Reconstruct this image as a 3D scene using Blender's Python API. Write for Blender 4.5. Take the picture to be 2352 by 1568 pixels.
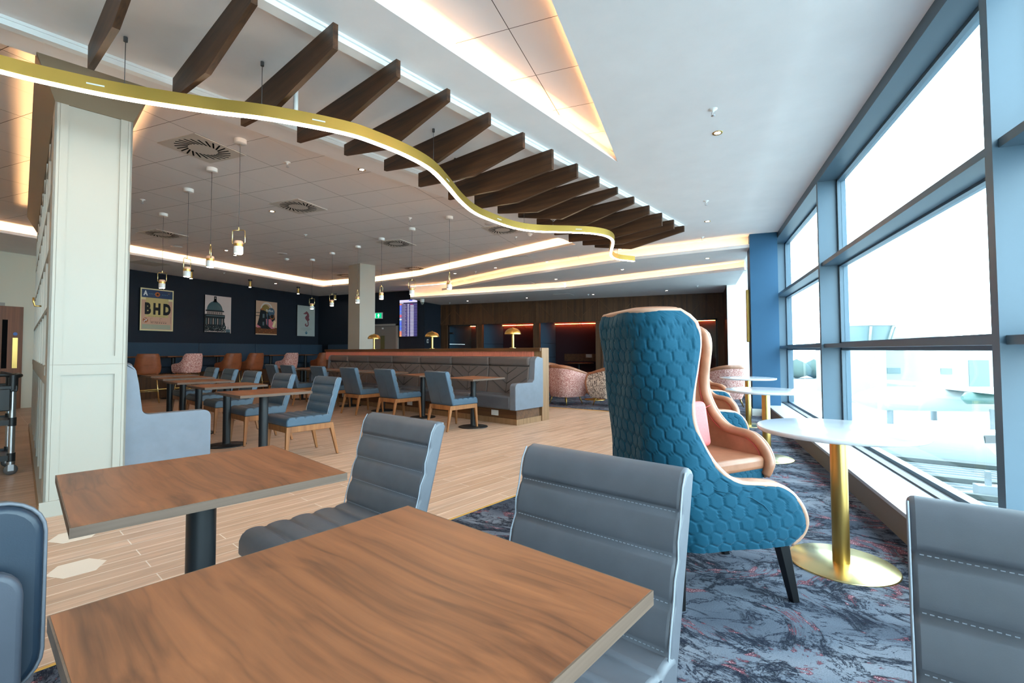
import bpy, bmesh, math, random
from mathutils import Vector, Matrix, geometry
random.seed(7)
PI = math.pi
for o in list(bpy.data.objects):
    bpy.data.objects.remove(o)
SC = bpy.context.scene
COL = SC.collection

# ------------------------------------------------------------------ camera
EYE = 1.18
cam_d = bpy.data.cameras.new('camera')
cam = bpy.data.objects.new('camera', cam_d)
COL.objects.link(cam)
F_PX, PP_Y = 1080.0, 767.0
cam_d.sensor_width = 36.0
cam_d.lens = F_PX / 2352 * 36.0
cam_d.shift_x = 0.0
cam_d.shift_y = -(784 - PP_Y) / 2352
cam_d.clip_start = 0.02
cam_d.clip_end = 600
yaw, pitch, roll = math.atan(426 / F_PX), math.radians(2.0), math.radians(0.2)
fw = Vector((-math.sin(yaw) * math.cos(pitch), math.cos(yaw) * math.cos(pitch), math.sin(pitch)))
rt0 = Vector((math.cos(yaw), math.sin(yaw), 0))
up0 = rt0.cross(fw)
rt = rt0 * math.cos(roll) - up0 * math.sin(roll)
up = up0 * math.cos(roll) + rt0 * math.sin(roll)
cam.matrix_world = Matrix(((rt.x, up.x, -fw.x, 0), (rt.y, up.y, -fw.y, 0), (rt.z, up.z, -fw.z, EYE), (0, 0, 0, 1)))
SC.camera = cam

# ------------------------------------------------------------------ sky, portals, exposure
w = bpy.data.worlds.new('overcast')
SC.world = w
w.use_nodes = True
w.node_tree.nodes['Background'].inputs[0].default_value = (0.68, 0.885, 1.0, 1)
w.node_tree.nodes['Background'].inputs[1].default_value = 10.5
SC.view_settings.view_transform = 'Standard'
SC.view_settings.look = 'None'
SC.view_settings.gamma = 1
SC.view_settings.use_curve_mapping = False
SC.view_settings.exposure = 0.4
for (ya, yb) in ((-6.0, 13.2),):
    ld = bpy.data.lights.new('window_portal', 'AREA')
    ld.shape = 'RECTANGLE'
    ld.size = 3.1
    ld.size_y = yb - ya
    ld.cycles.is_portal = True
    lo = bpy.data.objects.new('window_portal', ld)
    lo.location = (1.66, (ya + yb) / 2, 1.72)
    lo.rotation_euler = (0, PI / 2, 0)
    COL.objects.link(lo)

# table frame: everything on the wooden floor is turned 19.2 degrees from the window wall
AT = math.radians(19.2)
RT = PI / 2 - AT                       # rotation of the frame's x axis (t)
tv = Vector((math.sin(AT), math.cos(AT), 0))
bv = Vector((-math.cos(AT), math.sin(AT), 0))
def TB(t, b, z=0.0):
    p = tv * t + bv * b
    return Vector((p.x, p.y, z))
MT = Matrix.Rotation(RT, 4, 'Z')

# ------------------------------------------------------------------ materials
def S(r, g, b):
    return tuple((c / 255 / 12.92 if c <= 10 else ((c / 255 + 0.055) / 1.055) ** 2.4) for c in (r, g, b)) + (1,)
def nodes(m):
    return m.node_tree.nodes, m.node_tree.links
def mat(name, col, rough=0.6, metal=0.0, spec=0.5, coat=0.0):
    m = bpy.data.materials.new(name)
    m.use_nodes = True
    b = m.node_tree.nodes['Principled BSDF']
    b.inputs['Base Color'].default_value = col
    b.inputs['Roughness'].default_value = rough
    b.inputs['Metallic'].default_value = metal
    b.inputs['Specular IOR Level'].default_value = spec
    b.inputs['Coat Weight'].default_value = coat
    return m
def N(m, t, **kw):
    n = m.node_tree.nodes.new(t)
    for k, v in kw.items():
        if k in n.inputs:
            n.inputs[k].default_value = v
        else:
            setattr(n, k, v)
    return n
def L(m, a, b):
    m.node_tree.links.new(a, b)
def coords(m, scale=(1, 1, 1), rot=(0, 0, 0), kind='Object'):
    tc = N(m, 'ShaderNodeTexCoord')
    mp = N(m, 'ShaderNodeMapping')
    mp.inputs['Scale'].default_value = scale
    mp.inputs['Rotation'].default_value = rot
    L(m, tc.outputs[kind], mp.inputs['Vector'])
    return mp.outputs['Vector']
def ramp(m, fac, stops, interp='LINEAR'):
    r = N(m, 'ShaderNodeValToRGB')
    r.color_ramp.interpolation = interp
    while len(r.color_ramp.elements) < len(stops):
        r.color_ramp.elements.new(0.5)
    for e, (p, c) in zip(r.color_ramp.elements, stops):
        e.position = p
        e.color = c
    L(m, fac, r.inputs['Fac'])
    return r.outputs['Color']
def mixc(m, fac, a, b, mode='MIX'):
    x = N(m, 'ShaderNodeMix', data_type='RGBA', blend_type=mode)
    if isinstance(fac, float):
        x.inputs[0].default_value = fac
    else:
        L(m, fac, x.inputs[0])
    for i, v in ((6, a), (7, b)):
        if isinstance(v, tuple):
            x.inputs[i].default_value = v
        else:
            L(m, v, x.inputs[i])
    return x.outputs[2]
def math_(m, op, a, b=None):
    x = N(m, 'ShaderNodeMath', operation=op)
    for i, v in ((0, a), (1, b)):
        if v is None:
            continue
        if isinstance(v, (int, float)):
            x.inputs[i].default_value = v
        else:
            L(m, v, x.inputs[i])
    return x.outputs[0]
def noise(m, vec, scale, detail=3, rough=0.5, dist=0.0):
    n = N(m, 'ShaderNodeTexNoise', Scale=scale, Detail=detail, Roughness=rough, Distortion=dist)
    L(m, vec, n.inputs['Vector'])
    return n.outputs['Fac']
def bump(m, h, strength=0.3, dist=0.01):
    b = N(m, 'ShaderNodeBump', Strength=strength, Distance=dist)
    L(m, h, b.inputs['Height'])
    L(m, b.outputs['Normal'], m.node_tree.nodes['Principled BSDF'].inputs['Normal'])
def base(m, c):
    L(m, c, m.node_tree.nodes['Principled BSDF'].inputs['Base Color'])
def sc_(c, k):
    return (c[0] * k, c[1] * k, c[2] * k, 1)

def wood(name, light, dark, rough=0.45, axis=1, freq=12.0, big=(2.2, 0.55, 1.0), spec=0.4, warp=0.05, lines=0.10):
    """long cathedral grain running along the given local axis"""
    m = mat(name, light, rough, spec=spec)
    s = [big[0]] * 3
    s[axis] = big[1]
    tc = N(m, 'ShaderNodeTexCoord')
    wn = N(m, 'ShaderNodeTexNoise', Scale=1.0, Detail=1.5, Roughness=0.5)
    mp0 = N(m, 'ShaderNodeMapping')
    mp0.inputs['Scale'].default_value = [q * 0.8 for q in s]
    L(m, tc.outputs['Object'], mp0.inputs['Vector'])
    L(m, mp0.outputs['Vector'], wn.inputs['Vector'])
    amt = [warp] * 3
    amt[axis] = 0.0
    vm = N(m, 'ShaderNodeVectorMath', operation='MULTIPLY_ADD')
    L(m, wn.outputs['Color'], vm.inputs[0])
    vm.inputs[1].default_value = amt
    L(m, tc.outputs['Object'], vm.inputs[2])
    def along(k, a):
        mp = N(m, 'ShaderNodeMapping')
        sc = [k] * 3
        sc[axis] = a
        mp.inputs['Scale'].default_value = sc
        L(m, vm.outputs[0], mp.inputs['Vector'])
        return mp.outputs['Vector']
    n1 = noise(m, along(freq, freq * 0.035), 1.0, 3, 0.55, 0.15)
    n2 = noise(m, along(freq * 7, freq * 0.12), 1.0, 3, 0.6)
    n4 = noise(m, along(freq * 1.7, freq * 0.05), 1.0, 2, 0.5, 0.1)
    line = math_(m, 'SUBTRACT', 1.0, math_(m, 'MINIMUM', math_(m, 'MULTIPLY', math_(m, 'ABSOLUTE', math_(m, 'SUBTRACT', n4, 0.5)), 16.0), 1.0))
    f = math_(m, 'ADD', math_(m, 'MULTIPLY', n1, 0.72), math_(m, 'ADD', math_(m, 'MULTIPLY', n2, 0.26), math_(m, 'MULTIPLY', line, lines)))
    base(m, ramp(m, f, [(0.34, light), (0.52, mixtone(light, dark, 0.42)), (0.72, dark)]))
    return m
def mixtone(a, b, k):
    return tuple(a[i] * (1 - k) + b[i] * k for i in range(3)) + (1,)
def fabric(name, c1, c2, scale=260, rough=0.9, bs=0.3, sheen=0.0):
    m = mat(name, c1, rough, spec=0.2)
    n = noise(m, coords(m), scale, 2, 0.7)
    base(m, ramp(m, n, [(0.35, c1), (0.65, c2)]))
    bump(m, n, bs, 0.002)
    if sheen:
        b = m.node_tree.nodes['Principled BSDF']
        b.inputs['Sheen Weight'].default_value = sheen
        b.inputs['Sheen Roughness'].default_value = 0.35
        b.inputs['Sheen Tint'].default_value = mixtone(c1, (1, 1, 1, 1), 0.5)
    return m
def leather(name, c, rough=0.42, var=0.25, spec=0.45):
    m = mat(name, c, rough, spec=spec)
    v = coords(m)
    n = noise(m, v, 9, 3, 0.6)
    base(m, ramp(m, n, [(0.3, sc_(c, 1 - var)), (0.7, sc_(c, 1 + var))]))
    bump(m, noise(m, v, 420, 2, 0.6), 0.12, 0.001)
    return m
def emit(name, col, strength, base_col=(0.6, 0.6, 0.6, 1)):
    m = mat(name, base_col, 0.4)
    b = m.node_tree.nodes['Principled BSDF']
    b.inputs['Emission Color'].default_value = col
    b.inputs['Emission Strength'].default_value = strength
    return m

M = {}
M['plaster'] = mat('white painted plaster', S(236, 230, 228), 0.85, spec=0.2)
_n = noise(M['plaster'], coords(M['plaster']), 2.5, 4, 0.6)
base(M['plaster'], ramp(M['plaster'], _n, [(0.3, S(232, 227, 225)), (0.7, S(238, 233, 231))]))
M['trim_white'] = mat('white trim paint', S(238, 238, 236), 0.5)
M['cream'] = mat('cream panel paint', S(168, 163, 152), 0.5, spec=0.3)
M['cream_line'] = mat('panel groove', S(150, 140, 125), 0.7)
M['beige_wall'] = mat('beige wall paint', S(205, 196, 178), 0.8, spec=0.2)
M['white_wall'] = mat('white wall paint', S(240, 242, 242), 0.8, spec=0.2)
M['navy'] = mat('dark navy wall paint', S(28, 33, 41), 0.75, spec=0.25)
_n = noise(M['navy'], coords(M['navy']), 90, 3, 0.6)
base(M['navy'], ramp(M['navy'], _n, [(0.35, S(27, 33, 42)), (0.65, S(32, 38, 48))]))
M['blue_paint'] = mat('mid blue column paint', S(38, 79, 109), 0.6, spec=0.3)
M['frame'] = mat('blue grey window frame', S(70, 92, 107), 0.42, metal=0.0, spec=0.5)
M['frame_dark'] = mat('dark gasket', S(40, 44, 48), 0.5)
M['sill'] = mat('white laminate sill', S(176, 180, 190), 0.35)
M['sill_front'] = mat('grey sill front', S(120, 110, 104), 0.7)
M['skirt'] = mat('skirting paint', S(205, 205, 200), 0.5)
M['black'] = mat('black powder coat', S(24, 26, 29), 0.42)
M['black_gloss'] = mat('black stained wood', S(16, 16, 18), 0.35)
M['gap'] = mat('dark void', S(8, 8, 9), 0.9, spec=0.1)
M['brass'] = mat('satin brass', S(206, 170, 98), 0.3, metal=1.0)
M['brass_pale'] = mat('pale brushed brass', S(226, 206, 150), 0.24, metal=1.0)
M['gold_paint'] = mat('matt gold profile', S(196, 160, 78), 0.42, metal=0.75)
M['steel'] = mat('brushed steel', S(190, 192, 196), 0.3, metal=1.0)
M['wire'] = mat('grey cable', S(80, 78, 78), 0.5)
M['white_gloss'] = mat('white lamp enamel', S(235, 233, 230), 0.3)
M['blush'] = mat('blush lamp top', S(236, 190, 160), 0.4)
M['walnut'] = wood('walnut laminate', S(148, 89, 54), S(78, 42, 24), 0.42, axis=1, freq=12, big=(1.5, 1.9, 1), warp=0.16)
M['edge'] = wood('grey laminate edge', S(110, 88, 74), S(84, 66, 54), 0.6, axis=0, freq=14)
M['edge_red'] = mat('pale table edge', S(188, 156, 140), 0.5)
M['fin'] = wood('dark oak fin', S(88, 57, 35), S(42, 25, 14), 0.55, axis=0, freq=16)
M['oak_leg'] = wood('honey beech', S(168, 112, 66), S(122, 76, 42), 0.4, axis=2, freq=20)
M['oak_mid'] = wood('mid oak', S(112, 74, 44), S(70, 43, 25), 0.45, axis=1, freq=16)
M['oak_pale'] = wood('pale oak', S(158, 122, 88), S(124, 90, 58), 0.5, axis=2, freq=20)
M['oak_dark'] = wood('dark wall oak', S(96, 64, 40), S(54, 34, 20), 0.5, axis=2, freq=10)
M['door_wood'] = wood('red brown door veneer', S(124, 76, 46), S(84, 48, 28), 0.45, axis=2, freq=12)
M['vinyl'] = leather('slate blue vinyl', S(68, 90, 108), 0.42, 0.08)
M['vinyl_grey'] = leather('warm grey vinyl', S(88, 90, 97), 0.42, 0.08)
M['vinyl_panel'] = leather('pale blue grey vinyl', S(110, 117, 128), 0.5, 0.06)
M['vinyl_dark'] = leather('deep blue vinyl', S(22, 36, 50), 0.4, 0.1)
M['piping'] = mat('pale piping', S(140, 146, 156), 0.6)
M['mauve'] = mat('mauve piping', S(92, 72, 92), 0.6)
M['taupe'] = fabric('taupe banquette cloth', S(92, 84, 82), S(108, 99, 96), 300, 0.85)
M['blue_seat'] = fabric('dark blue banquette cloth', S(44, 60, 76), S(54, 70, 86), 300, 0.85)
M['tan'] = leather('tan leather', S(166, 112, 84), 0.36, 0.16)
M['tan_light'] = leather('pale tan leather welt', S(178, 138, 116), 0.4, 0.06)
M['brown'] = leather('russet leather', S(134, 76, 46), 0.5, 0.15)
M['coral_pipe'] = mat('coral piping', S(200, 84, 84), 0.6)
M['coral'] = fabric('coral cushion cloth', S(224, 116, 116), S(236, 132, 130), 300, 0.8)
M['coral_slat'] = mat('coral slat paint', S(232, 138, 112), 0.6)
M['velvet'] = fabric('teal velvet', S(10, 64, 84), S(14, 74, 96), 500, 0.75, 0.1, sheen=0.35)
M['pink'] = fabric('pink boucle', S(158, 76, 68), S(236, 200, 190), 55, 0.95, 0.8)
M['marble_cloth'] = fabric('marbled cream cloth', S(226, 206, 190), S(226, 206, 190), 60, 0.9, 0.3)
_m = M['marble_cloth']
_v = coords(_m, (1, 1, 0.6))
_n = noise(_m, _v, 14, 5, 0.65, 1.2)
base(_m, ramp(_m, math_(_m, 'ABSOLUTE', math_(_m, 'SUBTRACT', _n, 0.5)), [(0.0, S(40, 34, 34)), (0.02, S(120, 100, 92)), (0.045, S(236, 222, 210))]))
M['white_stone'] = mat('white solid surface', S(206, 208, 214), 0.12, spec=0.5)
M['plastic_blue'] = mat('dark blue tray plastic', S(30, 48, 78), 0.35)
M['led'] = emit('warm led tape', (1.0, 0.55, 0.23, 1), 165)
M['led_soft'] = emit('soft warm led tape', (1.0, 0.55, 0.24, 1), 34)
M['led_white'] = emit('white led diffuser', (1.0, 0.80, 0.60, 1), 40)
M['led_red'] = emit('orange red led tape', (1.0, 0.16, 0.04, 1), 40)
M['bulb'] = emit('lit lamp', (1.0, 0.78, 0.6, 1), 60)
M['paper_white'] = mat('printed white', S(196, 192, 184), 0.6)
M['panel_blue'] = fabric('blue acoustic cloth', S(44, 76, 96), S(54, 88, 108), 200, 0.9)
M['aubergine'] = mat('aubergine cloth', S(56, 34, 42), 0.9)
M['socket'] = mat('white plastic', S(225, 222, 216), 0.4)
M['grey_door'] = mat('grey door paint', S(120, 112, 106), 0.6)
M['grey_frame'] = mat('light grey door frame', S(150, 142, 134), 0.6)
M['dark_metal'] = mat('dark bronze', S(50, 42, 36), 0.4, metal=0.8)

g = mat('window glass', (1, 1, 1, 1), 0.0)
ns, ls = nodes(g)
ns.remove(ns['Principled BSDF'])
_tr = N(g, 'ShaderNodeBsdfTransparent')
_tr.inputs[0].default_value = (0.94, 0.98, 0.98, 1)
_gl = N(g, 'ShaderNodeBsdfGlossy')
_gl.inputs['Roughness'].default_value = 0.0
_fr = N(g, 'ShaderNodeLayerWeight')
_fr.inputs['Blend'].default_value = 0.5
_fac = math_(g, 'ADD', 0.012, math_(g, 'MULTIPLY', math_(g, 'POWER', _fr.outputs['Facing'], 5.0), 0.5))
_mx = N(g, 'ShaderNodeMixShader')
L(g, _fac, _mx.inputs[0])
L(g, _tr.outputs[0], _mx.inputs[1])
L(g, _gl.outputs[0], _mx.inputs[2])
L(g, _mx.outputs[0], ns['Material Output'].inputs[0])
M['glass'] = g
M['dark_glass'] = mat('dark door glass', S(14, 16, 20), 0.05, spec=0.8)

# plank floor
m = mat('oak look floor tiles', S(205, 160, 122), 0.42, spec=0.4)
bt = N(m, 'ShaderNodeTexBrick', offset=0.37, squash=1.0)
bt.inputs['Scale'].default_value = 1.0
bt.inputs['Mortar Size'].default_value = 0.003
bt.inputs['Mortar Smooth'].default_value = 0.1
bt.inputs['Brick Width'].default_value = 1.1
bt.inputs['Row Height'].default_value = 0.115
bt.inputs['Bias'].default_value = 0.0
bt.inputs['Color1'].default_value = S(211, 179, 155)
bt.inputs['Color2'].default_value = S(193, 159, 133)
bt.inputs['Mortar'].default_value = S(236, 224, 212)
L(m, coords(m), bt.inputs['Vector'])
v = coords(m, (1.2, 16, 1))
n1 = noise(m, v, 1.6, 4, 0.6, 0.4)
n2 = noise(m, coords(m, (3, 90, 1)), 1.0, 2, 0.5)
c = mixc(m, 0.75, bt.outputs['Color'], ramp(m, math_(m, 'ADD', math_(m, 'MULTIPLY', n1, 0.75), math_(m, 'MULTIPLY', n2, 0.25)),
         [(0.3, (0.66, 0.62, 0.60, 1)), (0.62, (1.12, 1.1, 1.08, 1))]), 'MULTIPLY')
base(m, c)
bump(m, math_(m, 'SUBTRACT', 1.0, bt.outputs['Fac']), 0.3, 0.002)
M['floor'] = m
# carpet
m = mat('marbled carpet', S(110, 120, 140), 0.95, spec=0.1)
v = coords(m, (1.0, 1.7, 1), (0, 0, 0.35))
nA = noise(m, v, 1.7, 7, 0.66, 1.1)
nB = noise(m, v, 3.4, 7, 0.7, 0.8)
nC = noise(m, coords(m, (1, 1.6, 1), (0, 0, 0.5)), 170, 2, 0.8)
nD = noise(m, v, 1.1, 3, 0.6, 0.5)
rA = math_(m, 'ABSOLUTE', math_(m, 'SUBTRACT', nA, 0.5))
rB = math_(m, 'ABSOLUTE', math_(m, 'SUBTRACT', nB, 0.47))
jit = math_(m, 'MULTIPLY', math_(m, 'SUBTRACT', nC, 0.5), 0.03)
ground = ramp(m, nD, [(0.32, S(70, 76, 88)), (0.5, S(104, 110, 122)), (0.68, S(132, 134, 142))])
vein = ramp(m, math_(m, 'ADD', rA, jit), [(0.0, (0, 0, 0, 1)), (0.006, (0.1, 0.1, 0.1, 1)), (0.045, (1, 1, 1, 1))])
c = mixc(m, vein, S(24, 28, 40), ground)
vein2 = ramp(m, math_(m, 'ADD', rB, jit), [(0.0, (0, 0, 0, 1)), (0.008, (0.2, 0.2, 0.2, 1)), (0.022, (1, 1, 1, 1))])
c = mixc(m, vein2, S(32, 36, 50), c)
redm = ramp(m, math_(m, 'MULTIPLY', math_(m, 'SUBTRACT', 0.045, math_(m, 'ADD', rA, math_(m, 'MULTIPLY', jit, 2.0))), ramp(m, nB, [(0.5, (0, 0, 0, 1)), (0.6, (1, 1, 1, 1))])),
            [(0.012, (0, 0, 0, 1)), (0.02, (1, 1, 1, 1))])
c = mixc(m, redm, c, S(110, 62, 72))
wh = ramp(m, math_(m, 'MULTIPLY', redm, nC), [(0.56, (0, 0, 0, 1)), (0.6, (1, 1, 1, 1))])
c = mixc(m, wh, c, S(224, 190, 194))
spk = ramp(m, nC, [(0.3, (0.72, 0.72, 0.74, 1)), (0.7, (1.22, 1.22, 1.22, 1))])
base(m, mixc(m, 1.0, c, spk, 'MULTIPLY'))
bump(m, nC, 0.5, 0.004)
M['carpet'] = m
# tiled ceiling
m = mat('mineral ceiling tiles', S(210, 200, 194), 0.9, spec=0.1)
bt = N(m, 'ShaderNodeTexBrick', offset=0.0)
for k, v_ in (('Scale', 1.0), ('Mortar Size', 0.0028), ('Mortar Smooth', 0.0), ('Brick Width', 1.2), ('Row Height', 0.6), ('Bias', 0.0)):
    bt.inputs[k].default_value = v_
bt.inputs['Color1'].default_value = S(236, 229, 225)
bt.inputs['Color2'].default_value = S(231, 224, 221)
bt.inputs['Mortar'].default_value = S(105, 95, 88)
L(m, coords(m), bt.inputs['Vector'])
bt2 = N(m, 'ShaderNodeTexBrick', offset=0.0)
for k, v_ in (('Scale', 1.0), ('Mortar Size', 0.002), ('Mortar Smooth', 0.0), ('Brick Width', 0.6), ('Row Height', 600.0)):
    bt2.inputs[k].default_value = v_
bt2.inputs['Color1'].default_value = (1, 1, 1, 1)
bt2.inputs['Color2'].default_value = (1, 1, 1, 1)
bt2.inputs['Mortar'].default_value = (0.72, 0.7, 0.68, 1)
L(m, coords(m), bt2.inputs['Vector'])
base(m, mixc(m, 1.0, bt.outputs['Color'], bt2.outputs['Color'], 'MULTIPLY'))
M['tiles'] = m

# ------------------------------------------------------------------ mesh builder
class MB:
    def __init__(s, mx=None):
        s.v, s.f, s.mi, s.sm, s.mats, s.cur, s.mx = [], [], [], [], [], 0, mx
    def use(s, m):
        if m not in s.mats:
            s.mats.append(m)
        s.cur = s.mats.index(m)
        return s
    def raw(s, vs, fs, smooth=False, mx=None):
        o = len(s.v)
        for p in vs:
            p = Vector(p)
            if mx:
                p = mx @ p
            if s.mx:
                p = s.mx @ p
            s.v.append(p)
        for f in fs:
            s.f.append([i + o for i in f])
            s.mi.append(s.cur)
            s.sm.append(smooth)
        return s
    def box(s, x0, x1, y0, y1, z0, z1, mx=None):
        vs = [(x, y, z) for z in (z0, z1) for y in (y0, y1) for x in (x0, x1)]
        return s.raw(vs, [(0, 2, 3, 1), (4, 5, 7, 6), (0, 1, 5, 4), (2, 6, 7, 3), (0, 4, 6, 2), (1, 3, 7, 5)], False, mx)
    def hexa(s, lo, hi, mx=None):
        """two 4-corner rings, bottom and top"""
        return s.raw(list(lo) + list(hi), [(3, 2, 1, 0), (4, 5, 6, 7), (0, 1, 5, 4), (1, 2, 6, 5), (2, 3, 7, 6), (3, 0, 4, 7)], False, mx)
    def ext(s, pts, vec, smooth=False, mx=None):
        n = len(pts)
        vec = Vector(vec)
        vs = [Vector(p) for p in pts] + [Vector(p) + vec for p in pts]
        fs = [tuple(range(n))[::-1], tuple(range(n, 2 * n))]
        s.raw(vs, fs, False, mx)
        return s.raw(vs, [(i, (i + 1) % n, (i + 1) % n + n, i + n) for i in range(n)], smooth, mx)
    def lathe(s, prof, n=24, c=(0, 0, 0), mx=None, smooth=True, cap=True):
        vs, fs = [], []
        for (r, z) in prof:
            for i in range(n):
                a = 2 * PI * i / n
                vs.append((c[0] + r * math.cos(a), c[1] + r * math.sin(a), c[2] + z))
        for j in range(len(prof) - 1):
            for i in range(n):
                k = (i + 1) % n
                fs.append((j * n + i, j * n + k, (j + 1) * n + k, (j + 1) * n + i))
        s.raw(vs, fs, smooth, mx)
        if cap:
            o = len(prof) - 1
            if prof[0][0] > 1e-5:
                s.raw(vs[:n], [tuple(range(n))[::-1]], False, mx)
            if prof[-1][0] > 1e-5:
                s.raw(vs[o * n:], [tuple(range(n))], False, mx)
        return s
    def cyl(s, c, r, h, n=20, r2=None, mx=None):
        return s.lathe([(r, 0), (r if r2 is None else r2, h)], n, c, mx)
    def tube(s, path, r, n=8, closed=False, mx=None):
        path = [Vector(p) for p in path]
        k = len(path)
        rs = r if isinstance(r, (list, tuple)) else [r] * k
        vs, fs = [], []
        prev = None
        for i, p in enumerate(path):
            a = path[i - 1] if (i > 0 or closed) else p
            b = path[(i + 1) % k] if (i < k - 1 or closed) else p
            d = (b - a).normalized()
            if prev is None:
                u = d.orthogonal().normalized()
            else:
                u = (prev - d * prev.dot(d))
                u = u.normalized() if u.length > 1e-6 else d.orthogonal().normalized()
            prev = u
            q = d.cross(u)
            for j in range(n):
                an = 2 * PI * j / n
                vs.append(p + (u * math.cos(an) + q * math.sin(an)) * rs[i])
        for i in range(k if closed else k - 1):
            for j in range(n):
                a0, a1 = i * n + j, i * n + (j + 1) % n
                b0, b1 = ((i + 1) % k) * n + j, ((i + 1) % k) * n + (j + 1) % n
                fs.append((a0, a1, b1, b0))
        if not closed:
            fs.append(tuple(range(n))[::-1])
            fs.append(tuple(range((k - 1) * n, k * n)))
        return s.raw(vs, fs, True, mx)
    def grid(s, fn, nu, nv, flip=False, smooth=True, mx=None):
        vs = [fn(i / (nu - 1), j / (nv - 1)) for j in range(nv) for i in range(nu)]
        fs = []
        for j in range(nv - 1):
            for i in range(nu - 1):
                q = (j * nu + i, j * nu + i + 1, (j + 1) * nu + i + 1, (j + 1) * nu + i)
                fs.append(q[::-1] if flip else q)
        return s.raw(vs, fs, smooth, mx)
    def poly(s, outer, z, holes=(), flip=False, mx=None):
        loops = [[Vector((p[0], p[1], 0)) for p in outer]] + [[Vector((p[0], p[1], 0)) for p in h] for h in holes]
        flat = [p for l in loops for p in l]
        tris = geometry.tessellate_polygon(loops)
        vs = [(p.x, p.y, z) for p in flat]
        out = []
        for t in tris:
            a, b_, c_ = (flat[i] for i in t)
            ccw = (b_ - a).cross(c_ - a).z > 0
            if ccw == flip:
                t = (t[2], t[1], t[0])
            out.append(tuple(t))
        return s.raw(vs, out, False, mx)
    def build(s, name, material=None, parent=None, loc=None, rotz=None, bevel=0, seg=2, smooth=None, ang=35, sub=0):
        me = bpy.data.meshes.new(name)
        me.from_pydata([tuple(p) for p in s.v], [], s.f)
        if material is not None:
            me.materials.append(material)
        else:
            for m_ in s.mats:
                me.materials.append(m_)
            me.polygons.foreach_set('material_index', s.mi)
        me.polygons.foreach_set('use_smooth', [True if (bevel or smooth) else q for q in s.sm])
        me.update()
        if bevel or smooth:
            bm = bmesh.new()
            bm.from_mesh(me)
            bmesh.ops.remove_doubles(bm, verts=bm.verts, dist=1e-5)
            bm.to_mesh(me)
            bm.free()
            me.set_sharp_from_angle(angle=math.radians(ang if not bevel else 75))
        o = bpy.data.objects.new(name, me)
        COL.objects.link(o)
        if parent:
            o.parent = parent
        if loc is not None:
            o.location = loc
        if rotz is not None:
            o.rotation_euler = (0, 0, rotz)
        if bevel:
            b = o.modifiers.new('bevel', 'BEVEL')
            b.width = bevel
            b.segments = seg
            b.limit_method = 'ANGLE'
            b.angle_limit = math.radians(45)
            b.use_clamp_overlap = True
        if sub:
            b = o.modifiers.new('sub', 'SUBSURF')
            b.levels = b.render_levels = sub
        return o
def tag(o, label=None, cat=None, group=None, kind=None):
    if label: o['label'] = label
    if cat: o['category'] = cat
    if group: o['group'] = group
    if kind: o['kind'] = kind
    return o
def thing(name, label, cat, loc=(0, 0, 0), rotz=0, group=None):
    o = bpy.data.objects.new(name, None)
    o.empty_display_size = 0.1
    COL.objects.link(o)
    o.location = loc
    o.rotation_euler = (0, 0, rotz)
    return tag(o, label, cat, group)
def struct(name, mb, material=None, label=None, **kw):
    return tag(mb.build(name, material, **kw), label, None, None, 'structure')
def dup(root, loc, rotz, label=None, group=None):
    r = root.copy()
    COL.objects.link(r)
    r.location = loc
    r.rotation_euler = (0, 0, rotz)
    if label: r['label'] = label
    if group: r['group'] = group
    for ch in list(root.children):
        c_ = ch.copy()
        COL.objects.link(c_)
        c_.parent = r
        for g_ in list(ch.children):
            d_ = g_.copy()
            COL.objects.link(d_)
            d_.parent = c_
    return r
def text_into(mb, s, size, origin, ux, uy, align='CENTER', bold=0.0):
    """lettering as faces in the plane origin + x*ux + y*uy"""
    cu = bpy.data.curves.new('lettering', 'FONT')
    cu.body = s
    cu.size = size
    cu.align_x = align
    cu.align_y = 'CENTER'
    cu.resolution_u = 3
    cu.offset = bold
    o = bpy.data.objects.new('lettering', cu)
    COL.objects.link(o)
    dg = bpy.context.evaluated_depsgraph_get()
    me = bpy.data.meshes.new_from_object(o.evaluated_get(dg))
    ux, uy, origin = Vector(ux), Vector(uy), Vector(origin)
    mb.raw([origin + ux * q.co.x + uy * q.co.y for q in me.vertices], [tuple(p.vertices) for p in me.polygons])
    bpy.data.objects.remove(o)
    bpy.data.curves.remove(cu)
    bpy.data.meshes.remove(me)

# ================================================================== SETTING
ZC, ZT, Z2, Z3 = 3.26, 3.44, 3.03, 2.84
XW = -13.3
def tl(p):
    return (p[0] * tv.x + p[1] * tv.y, p[0] * bv.x + p[1] * bv.y)
def offs(path, d):
    out = []
    for i, p in enumerate(path):
        a = Vector(path[max(i - 1, 0)]); b = Vector(path[min(i + 1, len(path) - 1)])
        p = Vector(p)
        ns_ = []
        if i > 0:
            e = (p - a).normalized(); ns_.append(Vector((-e.y, e.x)))
        if i < len(path) - 1:
            e = (b - p).normalized(); ns_.append(Vector((-e.y, e.x)))
        n = sum(ns_, Vector((0, 0)))
        n = n.normalized() / max(0.35, n.normalized().dot(ns_[0]))
        q = p + n * d
        out.append((q.x, q.y))
    return out
def strip(mb, pa, pb, za, zb):
    k = len(pa)
    vs = [(p[0], p[1], za) for p in pa] + [(p[0], p[1], zb) for p in pb]
    mb.raw(vs, [(i, i + 1, k + i + 1, k + i) for i in range(k - 1)])
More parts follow.
